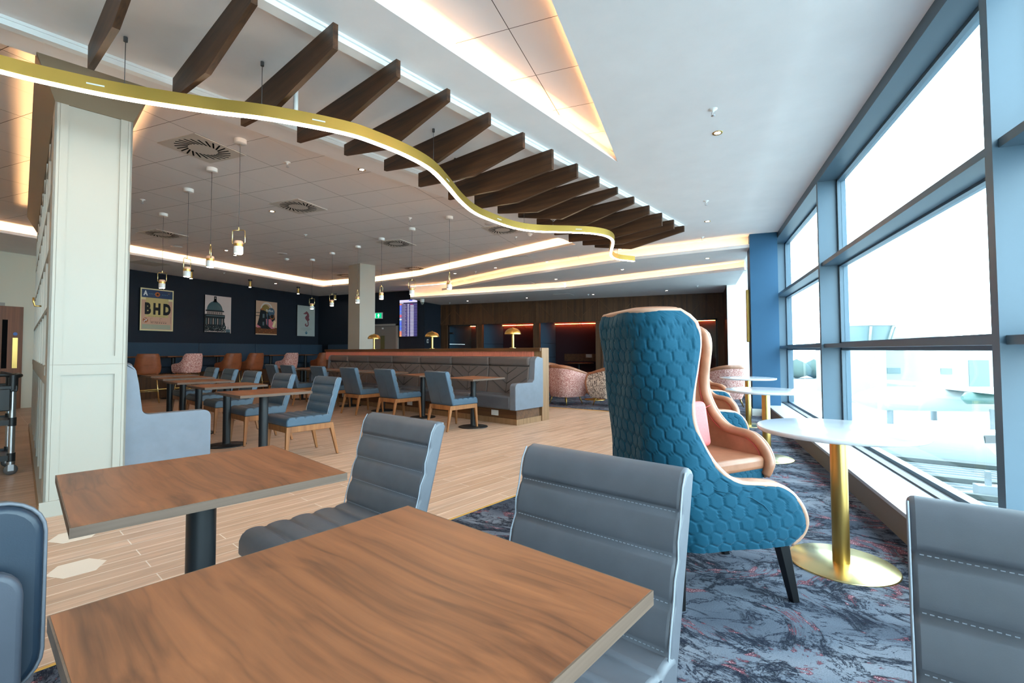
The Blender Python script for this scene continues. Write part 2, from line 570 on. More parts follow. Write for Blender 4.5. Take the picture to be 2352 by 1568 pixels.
def cove(path, zl, zu, lip=0.05, d=0.12, parent=None, led=True, zback=None, leds=None):
    """soffit edge with an upstand lip, a shelf and a set-back wall; the recess lies to the path's left"""
    fb = MB()
    strip(fb, path, path, zl, zl + lip)
    strip(fb, path, offs(path, 0.012), zl + lip, zl + lip)
    strip(fb, offs(path, 0.012), offs(path, 0.012), zl + 0.004, zl + lip)
    strip(fb, path, offs(path, d), zl + 0.004, zl + 0.004)
    strip(fb, offs(path, d), offs(path, d), zl, zu)
    struct('trim_cove', fb, M['plaster'])
    if led:
        lb = MB()
        strip(lb, offs(path, d * 0.35), offs(path, d * 0.35 + 0.014), zl + 0.012, zl + 0.012)
        o = lb.build('cove_light_strip', leds or M['led'])
        return o

# floor
fl = MB()
room = [(XW, -6), (1.2, -6), (1.2, 16.8), (XW, 16.8)]
fl.poly([tl(p) for p in room], 0.0)
struct('floor', fl, M['floor'], 'pale oak look plank tile floor', rotz=RT)
cp = MB()
carpet = [(-4.7, -6), tuple(TB(-6.5, 2.49).xy), tuple(TB(4.7, 2.49).xy), (-0.8, 5.3), (-0.8, 8.9), (-1.3, 9.08), (-1.8, 9.2), (-2.9, 9.41), (-4.5, 9.9), (-6.5, 10.7), (-8.65, 11.7),
          (-8.65, 14.9), (0.72, 14.9), (0.72, 13.2), (1.16, 13.2), (1.16, -6)]
cp.poly(carpet[::-1], 0.006)
struct('floor_carpet', cp, M['carpet'], 'grey blue marbled carpet')
et = MB()
for a, b in zip(carpet[1:10], carpet[2:11]):
    a, b = Vector(a), Vector(b)
    n = (b - a).normalized(); n = Vector((-n.y, n.x)) * 0.007
    et.hexa([(a.x - n.x, a.y - n.y, 0), (b.x - n.x, b.y - n.y, 0), (b.x + n.x, b.y + n.y, 0), (a.x + n.x, a.y + n.y, 0)],
            [(a.x - n.x, a.y - n.y, 0.009), (b.x - n.x, b.y - n.y, 0.009), (b.x + n.x, b.y + n.y, 0.009), (a.x + n.x, a.y + n.y, 0.009)])
struct('trim_carpet_edge', et, mat('ochre edging', S(214, 160, 70), 0.5), 'thin ochre strip where carpet meets planks')
inl = MB(MT)
for (t0, b0) in ((0.30, 3.51), (0.36, 4.13), (-0.45, 3.8)):
    inl.ext([(t0, b0, 0.0005), (t0 + 0.06, b0 - 0.11, 0.0005), (t0 + 0.19, b0 - 0.11, 0.0005), (t0 + 0.25, b0, 0.0005), (t0 + 0.19, b0 + 0.11, 0.0005), (t0 + 0.06, b0 + 0.11, 0.0005)], (0, 0, 0.0012))
struct('floor_inlay', inl, mat('pale hexagon tile', S(236, 220, 204), 0.4), 'pale hexagon tiles let into the planks')

# ceilings
lip1 = [(-11.15, -4.3), (-11.3, 11.9), (-9.14, 11.8), (-7.4, 11.4), (-2.2, 9.0)]
band = [tuple(TB(7.6, 5.0).xy), tuple(TB(4, 4.8).xy), tuple(TB(0.1, 4.63).xy), tuple(TB(-6.1, 4.6).xy)]
tile_open = lip1 + band
tri = [(-0.79, 5.22), tuple(TB(-1.0, 2.33).xy), (-0.76, -0.2)]
lip2 = [(0.93, 9.43), (-1.09, 9.80), (-4.28, 10.99), (-7.285, 12.6)]
lip3 = [(0.93, 10.8), (-3.4, 12.4), (-8.5, 12.72)]
def rev(p): return list(reversed(p))
bk2 = rev(offs(rev(lip2), 0.15))     # recess lies beyond the lip (away from the room)
bk3 = rev(offs(rev(lip3), 0.15))
def away(path, d):
    q = offs(path, d)
    if (Vector(q[1]) - Vector(path[1])).y < 0:
        q = offs(path, -d)
    return q
bk2, bk3 = away(lip2, 0.15), away(lip3, 0.15)
cb = MB()
main = [(XW, -6), (1.62, -6), (1.62, 13.2), (0.93, 13.2), (0.93, 9.43), bk2[0], bk2[1], bk2[2], bk2[3], (-8.6, 12.86), (-8.65, 13.8), (XW, 13.8)]
cb.poly(main, ZC, [tile_open, tri], flip=True)
struct('ceiling', cb, M['plaster'], 'smooth painted ceiling and soffits')
tb_ = MB()
tb_.poly([(XW, -6), (1, -6), (1, 13.5), (XW, 13.5)], ZT, flip=True)
struct('ceiling_tiles', tb_, M['tiles'], 'square tiled ceiling inside the lit recess')
l2 = MB()
l2.poly(lip2 + [bk3[1], (0.93, bk3[0][1])][::1], Z2, flip=True)
l2.raw([(0.93, 9.43, Z2), (0.93, 10.95, Z2), (0.93, 10.95, ZC), (0.93, 9.43, ZC)], [(0, 1, 2, 3)])
struct('ceiling_soffit', l2, M['plaster'], 'stepped soffit, middle level')
l3 = MB()
l3.poly(lip3 + [(-8.65, 13.8), (-8.65, 14.9), (0.72, 14.9), (0.72, 13.2), (0.93, 13.2)], Z3, flip=True)
l3.raw([(0.93, 10.8, Z3), (0.93, 13.2, Z3), (0.93, 13.2, ZC), (0.93, 10.8, ZC)], [(0, 1, 2, 3)])
l3.raw([(-8.5, 12.72, Z3), (-8.65, 13.8, Z3), (-8.65, 13.8, ZC), (-8.5, 12.72, ZC)], [(0, 1, 2, 3)])
struct('ceiling_soffit', l3, M['plaster'], 'stepped soffit, lowest level over the booths')
def orient(path, inside):
    """make the recess side (left of the path) face away from the inside point"""
    a, b = Vector(path[0]), Vector(path[1])
    e = b - a
    n = Vector((-e.y, e.x))
    return rev(path) if n.dot(Vector(inside) - a) > 0 else path
strips = []
strips.append(cove(orient(lip1, (-6, 5)), ZC, ZT, 0.05, 0.11))
strips.append(cove(orient(band, (-6, 5)), ZC, ZT, 0.05, 0.11))
strips.append(cove(orient(lip2, (-3, 5)), Z2, ZC, 0.06, 0.14, leds=M['led_soft']))
strips.append(cove(orient(lip3[:2], (-3, 5)), Z3, Z2, 0.06, 0.14, leds=M['led_soft']))
strips.append(cove(orient(lip3[1:], (-3, 5)), Z3, ZC, 0.06, 0.14, leds=M['led_soft']))
strips.append(cove(orient(tri[:2], (-0.9, 4)), ZC, ZT, 0.08, 0.11, leds=M['led_soft']))
strips.append(cove(orient([tri[0], tri[2]], (-1.2, 2)), ZC, ZT, 0.05, 0.11, leds=M['led_soft']))
names = ['warm cove strip around the tiled ceiling', 'warm cove strip behind the fins', 'warm cove strip of the upper step', 'warm cove strip of the lower step, window side',
         'warm cove strip of the lower step, left part', 'warm cove strip on the long side of the triangular recess', 'warm cove strip on the window side of the triangular recess']
for o, n_ in zip(strips, names):
    tag(o, n_, 'cove light')
# painted battens either side of the fins
for (a, b, wd) in ((TB(-6, 2.74), TB(7.78, 2.95), 0.085), (TB(-6, 4.12), TB(7.5, 4.42), 0.06)):
    bt_ = MB()
    d = (b - a).normalized(); n = Vector((-d.y, d.x, 0)) * wd / 2
    lo = [a - n, b - n, b + n, a + n]
    bt_.hexa([(p.x, p.y, ZC - 0.055) for p in lo], [(p.x, p.y, ZC) for p in lo])
    n = n * 1.35
    lo = [a - n, b - n, b + n, a + n]
    bt_.hexa([(p.x, p.y, ZC - 0.02) for p in lo], [(p.x, p.y, ZC) for p in lo])
    struct('trim_ceiling', bt_, M['trim_white'], 'white ceiling batten beside the wooden fins')

# walls
def quad(mb, a, b, z0, z1):
    mb.raw([(a[0], a[1], z0), (b[0], b[1], z0), (b[0], b[1], z1), (a[0], a[1], z1)], [(0, 1, 2, 3)])
wb = MB(); quad(wb, (XW, 6.4), (XW, 13.8), 0, ZC); struct('wall_left', wb, M['navy'], 'dark navy wall with posters')
wb = MB(); quad(wb, (XW, -6), (XW, 6.4), 0, ZT); struct('wall_left_near', wb, M['beige_wall'], 'beige wall beyond the lattice screen')
wb = MB(); quad(wb, (XW, 13.8), (-8.65, 13.8), 0, ZC); struct('wall_back', wb, M['navy'], 'dark navy wall with the departures screen')
wb = MB(); quad(wb, (-8.65, 13.8), (-8.65, 14.9), 0, Z3); struct('wall_back_return', wb, M['navy'])
wb = MB(); quad(wb, (0.72, 13.2), (1.62, 13.2), 0, ZC); struct('wall_white', wb, M['white_wall'], 'bright white wall by the far window')
wb = MB(); quad(wb, (0.72, 13.2), (0.72, 14.9), 0, Z3); struct('wall_jamb', wb, M['oak_dark'])
wb = MB(); quad(wb, (XW, -6), (1.62, -6), 0, ZC); struct('wall_rear', wb, M['beige_wall'])
# wooden booth wall
YW = 14.9
ops = [(-8.37, -7.21), (-6.99, -5.11), (-4.89, -3.01), (-2.79, -0.91), (-0.69, 0.55)]
wb = MB().use(M['oak_dark'])
xs = [-8.65] + [v for o_ in ops for v in o_] + [0.72]
for i in range(0, len(xs), 2):
    wb.box(xs[i], xs[i + 1], YW, YW + 0.12, 0, 2.12)
    if i:
        wb.box(xs[i] - 0.0, xs[i] + 0.035, YW - 0.03, YW, 0, 2.12)
    if i < len(xs) - 2:
        wb.box(xs[i + 1] - 0.035, xs[i + 1], YW - 0.03, YW, 0, 2.12)
wb.box(-8.65, 0.72, YW, YW + 0.12, 2.10, Z3)
wb.box(-8.65, 0.72, YW - 0.03, YW, 2.10, 2.135)
wb.box(-8.65, 0.72, YW - 0.02, YW, Z3 - 0.03, Z3)
k = 18
pw = 9.37 / k
for i in range(k):
    x = -8.65 + i * pw
    wb.use(M['oak_mid'])
    wb.box(x - 0.008, x + 0.012, YW - 0.016, YW, 2.13, Z3 - 0.02)
    a, b = (x + 0.03, x + pw - 0.03)
    if i % 2:
        a, b = b, a
    s_ = 1 if b > a else -1
    z0, z1 = (2.14, 2.62) if i % 4 in (0, 1) else (2.3, 2.78)
    wb.raw([(a, YW - 0.002, z0), (a, YW - 0.014, z0), (b, YW - 0.014, z1), (b, YW - 0.002, z1), (a, YW - 0.002, z0 + 0.022), (a, YW - 0.014, z0 + 0.022), (b, YW - 0.014, z1 + 0.022), (b, YW - 0.002, z1 + 0.022)],
           [(0, 1, 2, 3), (7, 6, 5, 4), (1, 5, 6, 2), (0, 4, 5, 1), (3, 2, 6, 7)])
struct('wall_far', wb, None, 'dark oak panelled wall with booth openings')
ib = MB().use(M['aubergine'])
YB = YW + 1.9
ib.box(-8.65, 0.72, YB, YB + 0.05, 0, 2.5)
ib.use(M['gap']).box(-8.65, 0.72, YW + 0.12, YB, 2.22, 2.26)
for i in range(0, len(xs), 2):
    ib.use(M['panel_blue'])
    x0, x1 = xs[i], xs[i + 1]
    for (za, zb_) in ((0.0, 0.44), (0.45, 0.93), (0.94, 1.42), (1.43, 2.42)):
        ib.box(x0 + 0.0, x1 - 0.0, YW + 0.13, YB, za, zb_)
struct('wall_booths', ib, None, 'booth interiors with blue padded sides and dark backs')
for i, (x0, x1) in enumerate(ops):
    lb = MB()
    lb.box(x0 + 0.0, x1, YB - 0.07, YB - 0.05, 2.135, 2.15)
    tag(lb.build('booth_light_strip', M['led_red']), 'orange red strip light at the top of the %s booth back' % ('first', 'second', 'third', 'fourth', 'fifth')[i], 'strip light', 'booth strip lights')
for i in (0, 4):
    x0, x1 = ops[i]
    dr = MB().use(M['black'])
    dr.box(x0, x0 + 0.05, YW + 0.02, YW + 0.06, 0, 2.1).box(x1 - 0.05, x1, YW + 0.02, YW + 0.06, 0, 2.1).box(x0, x1, YW + 0.02, YW + 0.06, 2.05, 2.1)
    dr.box(x0 + 0.05, x0 + 0.2, YW, YW + 0.07, 1.78, 1.84)
    r = tag(dr.build('door_%d' % (i + 1)), 'glazed booth door', None, None, 'structure')
    gp = MB(); gp.box(x0 + 0.05, x1 - 0.05, YW + 0.035, YW + 0.045, 0.01, 2.05)
    gp.build('door_pane', M['glass'], r)

# grey double door on the navy wall
db = MB().use(M['grey_frame'])
for (x0, x1) in ((-11.6, -11.52), (-9.77, -9.69)):
    db.box(x0, x1, 13.74, 13.8, 0, 2.13)
db.box(-11.6, -9.69, 13.74, 13.8, 2.06, 2.13)
dr = tag(db.build('door_6'), 'grey double door in the navy wall', None, None, 'structure')
lf = MB().use(M['grey_door']).box(-11.5, -10.66, 13.76, 13.79, 0, 2.05).box(-10.65, -9.78, 13.76, 13.79, 0, 2.05)
lf.use(mat('wired vision glass', S(96, 92, 60), 0.1)).box(-10.42, -10.25, 13.75, 13.76, 0.9, 1.72)
lf.use(M['socket']).box(-10.36, -10.3, 13.74, 13.76, 1.95, 2.0)
lf.build('door_leaf', None, dr)
# wooden door on the beige wall, standing ajar
db = MB().use(M['grey_frame']).box(XW, XW + 0.05, 4.2, 4.28, 0, 2.2).box(XW, XW + 0.05, 4.2, 5.15, 2.13, 2.2)
dr = tag(db.build('door_7'), 'veneered door beyond the trolley', None, None, 'structure')
lf = MB().use(M['door_wood']).box(XW + 0.05, XW + 0.1, 4.3, 5.42, 0.01, 2.13)
lf.use(M['gap']).box(XW + 0.1, XW + 0.105, 5.1, 5.18, 0.85, 1.85)
lf.use(M['brass']).box(XW + 0.1, XW + 0.11, 5.26, 5.34, 0.85, 1.48)
lf.use(mat('blue disc sign', S(60, 100, 170), 0.5)).cyl((0, 0, 0), 0.035, 0.006, 16, mx=Matrix.Translation((XW + 0.1, 5.30, 1.56)) @ Matrix.Rotation(PI / 2, 4, 'Y'))
lf.build('door_leaf', None, dr)

# window wall
XF, XG = 1.35, 1.57
ys = [-7.51, -4.02, -0.53, 2.96, 6.45, 9.94, 13.2]
for i, (y0, y1) in enumerate(zip(ys[:-1], ys[1:])):
    y0 = max(y0, -6)
    wf = MB().use(M['frame'])
    if y0 > -6:
        wf.box(XF, XG + 0.06, y0, y0 + 0.065, 0.2, ZC)
    a, b = y0 + (0.065 if y0 > -6 else 0), y1
    wf.box(XF, XG + 0.06, a, b, 3.16, ZC)
    for (z0, z1) in ((1.20, 1.245), (2.155, 2.20)):
        wf.box(XF + 0.025, XG + 0.04, a, b, z0, z1)
    for (z0, z1) in ((0.2, 0.235), (1.17, 1.2), (1.245, 1.265), (2.135, 2.155), (2.2, 2.22), (3.13, 3.16)):
        wf.box(XG - 0.03, XG + 0.04, a, b, z0, z1)
    for (ya, yb) in ((a, a + 0.035), (b - 0.035, b)):
        wf.box(XG - 0.03, XG + 0.04, ya, yb, 0.2, 3.16)
    wf.use(M['frame_dark'])
    wf.box(XG - 0.034, XG - 0.03, a + 0.033, a + 0.037, 0.23, 3.14).box(XG - 0.034, XG - 0.03, b - 0.037, b - 0.033, 0.23, 3.14)
    r = tag(wf.build('window_%d' % (i + 1)), 'tall window bay with blue grey frame', None, None, 'structure')
    for (z0, z1) in ((0.235, 1.17), (1.265, 2.135), (2.22, 3.13)):
        p = MB().box(XG, XG + 0.008, a + 0.035, b - 0.035, z0, z1)
        p.build('pane', M['glass'], r)
sl = MB().use(M['sill_front']).box(1.15, 1.17, -6, 13.2, 0, 0.18)
sl.use(M['sill']).box(1.135, 1.44, -6, 13.2, 0.175, 0.2).box(1.49, 1.6, -6, 13.2, 0.175, 0.2)
sl.use(M['frame_dark']).box(1.44, 1.49, -6, 13.2, 0.17, 0.215)
sl.use(M['gap']).box(1.17, 1.63, -6, 13.2, -0.02, 0.17)
struct('window_sill', sl, None, 'long low white window sill')
cl = MB().use(M['blue_paint']).box(0.9, 1.34, 9.4, 9.86, 0, ZC)
cl.use(M['skirt']).box(0.885, 1.16, 9.385, 9.875, 0, 0.13)
struct('column_blue', cl, None, 'mid blue square column against the windows')
cl = MB(MT).use(M['cream']).box(6.57, 7.02, 10.81, 11.36, 0, ZT)
struct('column_cream', cl, None, 'cream square column behind the long banquette')

# ================================================================== OBJECTS
ORD = ('first', 'second', 'third', 'fourth', 'fifth', 'sixth', 'seventh', 'eighth', 'ninth', 'tenth', 'eleventh', 'twelfth', 'thirteenth', 'fourteenth', 'fifteenth', 'sixteenth')

# ---------------------------------------------------------- dining chair
def lerp_tab(tab, x):
    for (a, b) in zip(tab[:-1], tab[1:]):
        if x <= b[0]:
            k = (x - a[0]) / (b[0] - a[0]) if b[0] > a[0] else 0
            k = max(0, min(1, k))
            return [a[i] * (1 - k) + b[i] * k for i in range(1, len(a))]
    return list(tab[-1][1:])
def chair_back_profile():
    zs = [0.37, 0.475, 0.575, 0.675, 0.775, 0.865]
    fr = []
    def xf(z): return -0.158 - 0.136 * (z - 0.37) / 0.5
    for a, b in zip(zs[:-1], zs[1:]):
        for i in range(7):
            k = i / 7
            z = a + (b - a) * k
            fr.append((xf(z) + 0.011 * (math.sin(PI * k) ** 0.5), z))
    top = (xf(0.865), 0.865)
    fr += [(top[0] - 0.004, 0.872), (top[0] - 0.03, 0.879), (top[0] - 0.055, 0.872), (top[0] - 0.064, 0.855)]
    return fr, [(xf(0.37) - 0.06, 0.37)], [(xf(z), z) for z in zs[1:-1]], xf
def make_chair(vin, label, name='dining_chair', pip='piping'):
    t = thing(name, label, 'chair')
    fr, rear, seams, xf = chair_back_profile()
    mb = MB()
    W = 0.258
    mb.ext([(x, -W, z) for x, z in (fr + rear)], (0, 2 * W, 0), smooth=True)
    back = mb.build('backrest', vin, t, bevel=0.014, seg=3)
    for s_ in (-1, 1):
        MB().tube([(x, s_ * (W - 0.002), z) for x, z in fr[:-4:3] + [fr[-4]]], 0.0025, 6).build('piping', M[pip], back)
    MB().tube([(xf(0.865) - 0.058, y, 0.868) for y in (-W + 0.014, W - 0.014)], 0.003, 6).build('piping', M[pip], back)
    for (x, z) in seams:
        st = MB()
        n = 44
        for i in range(n):
            y = -W + 0.02 + (2 * W - 0.04) * i / (n - 1)
            st.box(x - 0.001, x + 0.004, y - 0.0032, y + 0.0032, z + 0.004, z + 0.0056)
        st.build('stitching', M['piping'], back)
    rs = MB()
    rs.tube([(xf(0.40) - 0.060, 0, 0.40), (xf(0.80) - 0.062, 0, 0.80)], 0.0025, 5)
    rs.build('rear_seam', M['frame_dark'], back)
    mb = MB()
    xs_ = [-0.22, -0.12, -0.02, 0.08, 0.18, 0.262]
    pr = []
    for a, b in zip(xs_[:-1], xs_[1:]):
        for i in range(7):
            k = i / 7
            pr.append((a + (b - a) * k, 0.458 + 0.014 * (math.sin(PI * k) ** 0.5)))
    pr += [(0.268, 0.452), (0.278, 0.43), (0.279, 0.385), (0.274, 0.37), (-0.22, 0.37)]
    mb.ext([(x, 0.262, z) for x, z in pr], (0, -0.524, 0), smooth=True)
    seat = mb.build('seat', vin, t, bevel=0.018, seg=3)
    for s_ in (-1, 1):
        MB().tube([(x, s_ * 0.258, 0.451) for x in (-0.2, 0.262)], 0.003, 6).build('piping', M['vinyl_dark'], seat)
    fr_ = MB()
    fr_.box(-0.235, 0.265, -0.25, -0.225, 0.305, 0.37).box(-0.235, 0.265, 0.225, 0.25, 0.305, 0.37)
    fr_.box(0.245, 0.27, -0.25, 0.25, 0.305, 0.37).box(-0.25, -0.225, -0.25, 0.25, 0.305, 0.37)
    fr_.build('seat_frame', M['oak_leg'], t, bevel=0.004)
    for sx in (1, -1):
        for sy in (-1, 1):
            l = MB()
            x1 = 0.25 if sx > 0 else -0.23
            x0 = 0.275 if sx > 0 else -0.31
            y1, y0 = 0.232 * sy, 0.245 * sy
            r1, r0 = 0.024, 0.013
            l.hexa([(x0 - r0, y0 - r0, 0.004), (x0 + r0, y0 - r0, 0.004), (x0 + r0, y0 + r0, 0.004), (x0 - r0, y0 + r0, 0.004)],
                   [(x1 - r1, y1 - r1 * 0.8, 0.366), (x1 + r1, y1 - r1 * 0.8, 0.366), (x1 + r1, y1 + r1 * 0.8, 0.366), (x1 - r1, y1 + r1 * 0.8, 0.366)])
            lo = l.build('leg', M['oak_leg'], t, bevel=0.004)
            f = MB().box(x0 - 0.009, x0 + 0.009, y0 - 0.009, y0 + 0.009, 0, 0.005)
            f.build('foot_glide', M['black'], lo)
    return t

chA = make_chair(M['vinyl_grey'], 'grey quilted dining chair behind the front table, with a mauve rear edge')
chA.location = TB(1.0, 1.80); chA.rotation_euler = (0, 0, RT + PI); chA['group'] = 'grey quilted dining chairs in the foreground'
for (t, b, r, lab) in ((0.89, 0.705, 0.0, 'grey blue quilted dining chair pushed under the right end of the front table'),
                       (0.97, -0.245, 0.04, 'grey quilted dining chair cropped by the bottom right corner of the photo')):
    dup(chA, TB(t, b), RT + PI + r, lab)
chB = make_chair(M['vinyl'], 'blue dining chair nearest the camera in the left row of tables')
G1 = 'blue dining chairs along the left row of tables'
chB['group'] = G1
chB.location = TB(2.52, 5.35); chB.rotation_euler = (0, 0, RT + PI)
LR = ((2.56, 6.6, 'blue dining chair second from the camera in the left table row'), (2.62, 7.87, 'blue dining chair third from the camera in the left table row'),
      (2.72, 9.1, 'blue dining chair fourth from the camera in the left table row'), (2.8, 10.3, 'blue dining chair farthest in the left table row'))
for i, (t, b, lab) in enumerate(LR):
    dup(chB, TB(t, b), RT + PI, lab, G1)
G2 = 'blue dining chairs facing the long banquette'
for (t, b, r, lab) in ((4.9, 5.42, -0.04, 'blue dining chair at the banquette table nearest the divider end post, back towards us'),
                   (4.98, 6.9, 0.0, 'blue dining chair second from the divider end post along the banquette'),
                   (5.0, 8.08, 0.03, 'blue dining chair third from the divider end post along the banquette'),
                   (5.02, 9.3, 0.0, 'blue dining chair fourth from the divider end post, partly behind the front grey chair'),
                   (4.95, 10.55, 0.05, 'blue dining chair fifth from the divider end post, near the far banquette end'),
                   (5.0, 11.5, 0.0, 'blue dining chair at the far end of the banquette row')):
    dup(chB, TB(t, b), RT + r, lab, G2)

# ---------------------------------------------------------- cafe tables
def make_table(label, red=False):
    t = thing('cafe_table', label, 'table')
    tp = MB().box(-0.347, 0.347, -0.347, 0.347, 0.737, 0.7605)
    top = tp.build('tabletop', M['walnut'], t)
    e = MB()
    for (x0, x1, y0, y1) in ((-0.35, -0.347, -0.35, 0.35), (0.347, 0.35, -0.35, 0.35), (-0.347, 0.347, -0.35, -0.347), (-0.347, 0.347, 0.347, 0.35)):
        e.box(x0, x1, y0, y1, 0.735, 0.7601)
    e.build('edge_band', M['edge'], top)
    MB().box(-0.22, 0.22, -0.22, 0.22, 0.728, 0.737).build('mounting_plate', M['black'], t)
    MB().cyl((0, 0, 0.012), 0.044, 0.717, 32).build('column', M['black'], t)
    MB().lathe([(0.225, 0), (0.225, 0.008), (0.215, 0.012), (0.05, 0.018), (0.046, 0.03)], 48).build('base', M['black'], t)
    return t
t0 = make_table('walnut topped square table filling the bottom foreground')
t0.location = TB(0.445, 0.71); t0.rotation_euler = (0, 0, RT); t0['group'] = 'square walnut tables'
dup(t0, TB(0.54, 1.87), RT - 0.055, 'walnut square table behind the front one, beside the cream pillar', 'square walnut tables')
for i, (t, b) in enumerate(((2.05, 5.2), (2.17, 6.62), (2.21, 7.87), (2.33, 9.1), (2.41, 10.2))):
    dup(t0, TB(t, b), RT, ('walnut square table nearest the camera in the left row', 'walnut square table second in the left row', 'walnut square table third in the left row',
        'walnut square table fourth in the left row', 'walnut square table farthest in the left row')[i], 'square walnut tables in the left row')
for i, (t, b) in enumerate(((5.15, 5.25), (5.32, 6.7), (5.4, 8.05), (5.42, 9.3), (5.42, 10.55), (5.42, 11.55))):
    dup(t0, TB(t + 0.02, b), RT, 'walnut square table at the long banquette, %s from the divider end post' % ORD[i], 'square walnut tables along the long banquette')

# ---------------------------------------------------------- upholstered shells
LIFT = [0.0]
def shell_point(lev, s, inset=0.0):
    """lev = (z, xb, W, R, xf); s in metres of arc from back centre, signed. returns point, normal"""
    z, xb, W, R, xf = lev
    sg = -1 if s < 0 else 1
    a = abs(s)
    Lb = W - R
    Lc = PI * R / 2
    if a <= Lb:
        p, n = (xb, sg * a), (-1, 0)
    elif a <= Lb + Lc:
        th = (a - Lb) / R
        n = (-math.cos(th), sg * math.sin(th))
        p = (xb + R + n[0] * R, sg * (W - R) + n[1] * R)
    else:
        p, n = (xb + R + (a - Lb - Lc), sg * W), (0, sg)
    if LIFT[0] and p[0] > -0.05 and z > 0.38:
        z = z + LIFT[0] * (p[0] + 0.05) * min(1, (z - 0.38) / 0.15)
    return Vector((p[0] - n[0] * inset, p[1] - n[1] * inset, z)), Vector((n[0], n[1], 0))
def shell_len(lev):
    z, xb, W, R, xf = lev
    return (W - R) + PI * R / 2 + max(0.0, xf - (xb + R))
def hexd(u, v, s):
    """0 on a hexagon border .. 1 in the middle; vertices at top and bottom"""
    r = (s, s * 1.7320508)
    best = None
    for (ox, oy) in ((0, 0), (r[0] / 2, r[1] / 2)):
        x = (u - ox) % r[0] - r[0] / 2
        y = (v - oy) % r[1] - r[1] / 2
        d = x * x + y * y
        if best is None or d < best[0]:
            best = (d, abs(x), abs(y))
    _, x, y = best
    h = max(x, x * 0.5 + y * 0.8660254)
    return max(0.0, 1 - h / (s / 2))
def shell_grid(levfn, nu, nv, inset=0, hexs=0, amp=0.0, v0=0.0, v1=1.0, flip=False, pad=None):
    mb = MB()
    def fn(a, c):
        lev = levfn(v0 + (v1 - v0) * c)
        Ls = shell_len(lev)
        s = (a * 2 - 1) * Ls
        p, n = shell_point(lev, s, inset)
        if hexs:
            h = hexd(s + 0.01, lev[0], hexs)
            fade = min(1, (Ls - abs(s)) / 0.03, (1 - c) / 0.03 + 0.02)
            bulge = min(1.0, h / 0.16)
            p = p + n * (amp * (bulge ** 0.55) * max(0, fade) + 0.004 * math.sin(s * 23 + lev[0] * 17))
        if pad:
            p = p + n * pad(s, lev)
        return p
    mb.grid(fn, nu, nv, flip=flip)
    return mb
def edge_path(levfn, n, inset, v0=0.0, v1=1.0, drop=0.0, pull=0.0, ntop=28):
    pts = []
    for i in range(n):
        lev = levfn(v0 + (v1 - v0) * i / (n - 1))
        p, _ = shell_point(lev, -(shell_len(lev) - pull), inset)
        pts.append(p)
    lev = levfn(v1)
    Ls = shell_len(lev) - pull
    for i in range(1, ntop):
        p, _ = shell_point(lev, -Ls + 2 * Ls * i / ntop, inset)
        pts.append(p)
    for i in range(n):
        lev = levfn(v1 - (v1 - v0) * i / (n - 1))
        p, _ = shell_point(lev, shell_len(lev) - pull, inset)
        pts.append(p)
    return [Vector((p.x, p.y, p.z - drop)) for p in pts]
def smooth_tab(tab):
    """catmull style sampling of (v, z, xb, W, R, xf)"""
    def f(v):
        k = 0
        while k < len(tab) - 2 and v > tab[k + 1][0]:
            k += 1
        a, b = tab[k], tab[k + 1]
        h = b[0] - a[0]
        t = max(0, min(1, (v - a[0]) / h))
        pm = tab[k - 1] if k > 0 else a
        pn = tab[k + 2] if k + 2 < len(tab) else b
        out = []
        for i in range(1, len(a)):
            m0 = (b[i] - pm[i]) / (b[0] - pm[0]) * h if b[0] != pm[0] else 0
            m1 = (pn[i] - a[i]) / (pn[0] - a[0]) * h if pn[0] != a[0] else 0
            t2, t3 = t * t, t * t * t
            out.append((2 * t3 - 3 * t2 + 1) * a[i] + (t3 - 2 * t2 + t) * m0 + (-2 * t3 + 3 * t2) * b[i] + (t3 - t2) * m1)
        return tuple(out)
    return f
TEAL = smooth_tab([  # v, z, xb, W, R, xf
    (0.00, 0.280, -0.335, 0.310, 0.17, 0.27),
    (0.08, 0.330, -0.345, 0.325, 0.17, 0.315),
    (0.16, 0.395, -0.353, 0.338, 0.17, 0.325),
    (0.24, 0.465, -0.360, 0.348, 0.17, 0.275),
    (0.31, 0.520, -0.366, 0.352, 0.17, 0.195),
    (0.37, 0.550, -0.370, 0.352, 0.17, 0.10),
    (0.43, 0.575, -0.374, 0.350, 0.17, -0.01),
    (0.50, 0.635, -0.380, 0.346, 0.17, -0.10),
    (0.58, 0.730, -0.390, 0.338, 0.17, -0.17),
    (0.67, 0.850, -0.402, 0.328, 0.17, -0.215),
    (0.76, 0.975, -0.418, 0.320, 0.165, -0.215),
    (0.85, 1.100, -0.434, 0.312, 0.16, -0.19),
    (0.93, 1.220, -0.450, 0.304, 0.155, -0.17),
    (0.97, 1.305, -0.458, 0.295, 0.15, -0.185),
    (1.00, 1.352, -0.458, 0.282, 0.145, -0.25)])
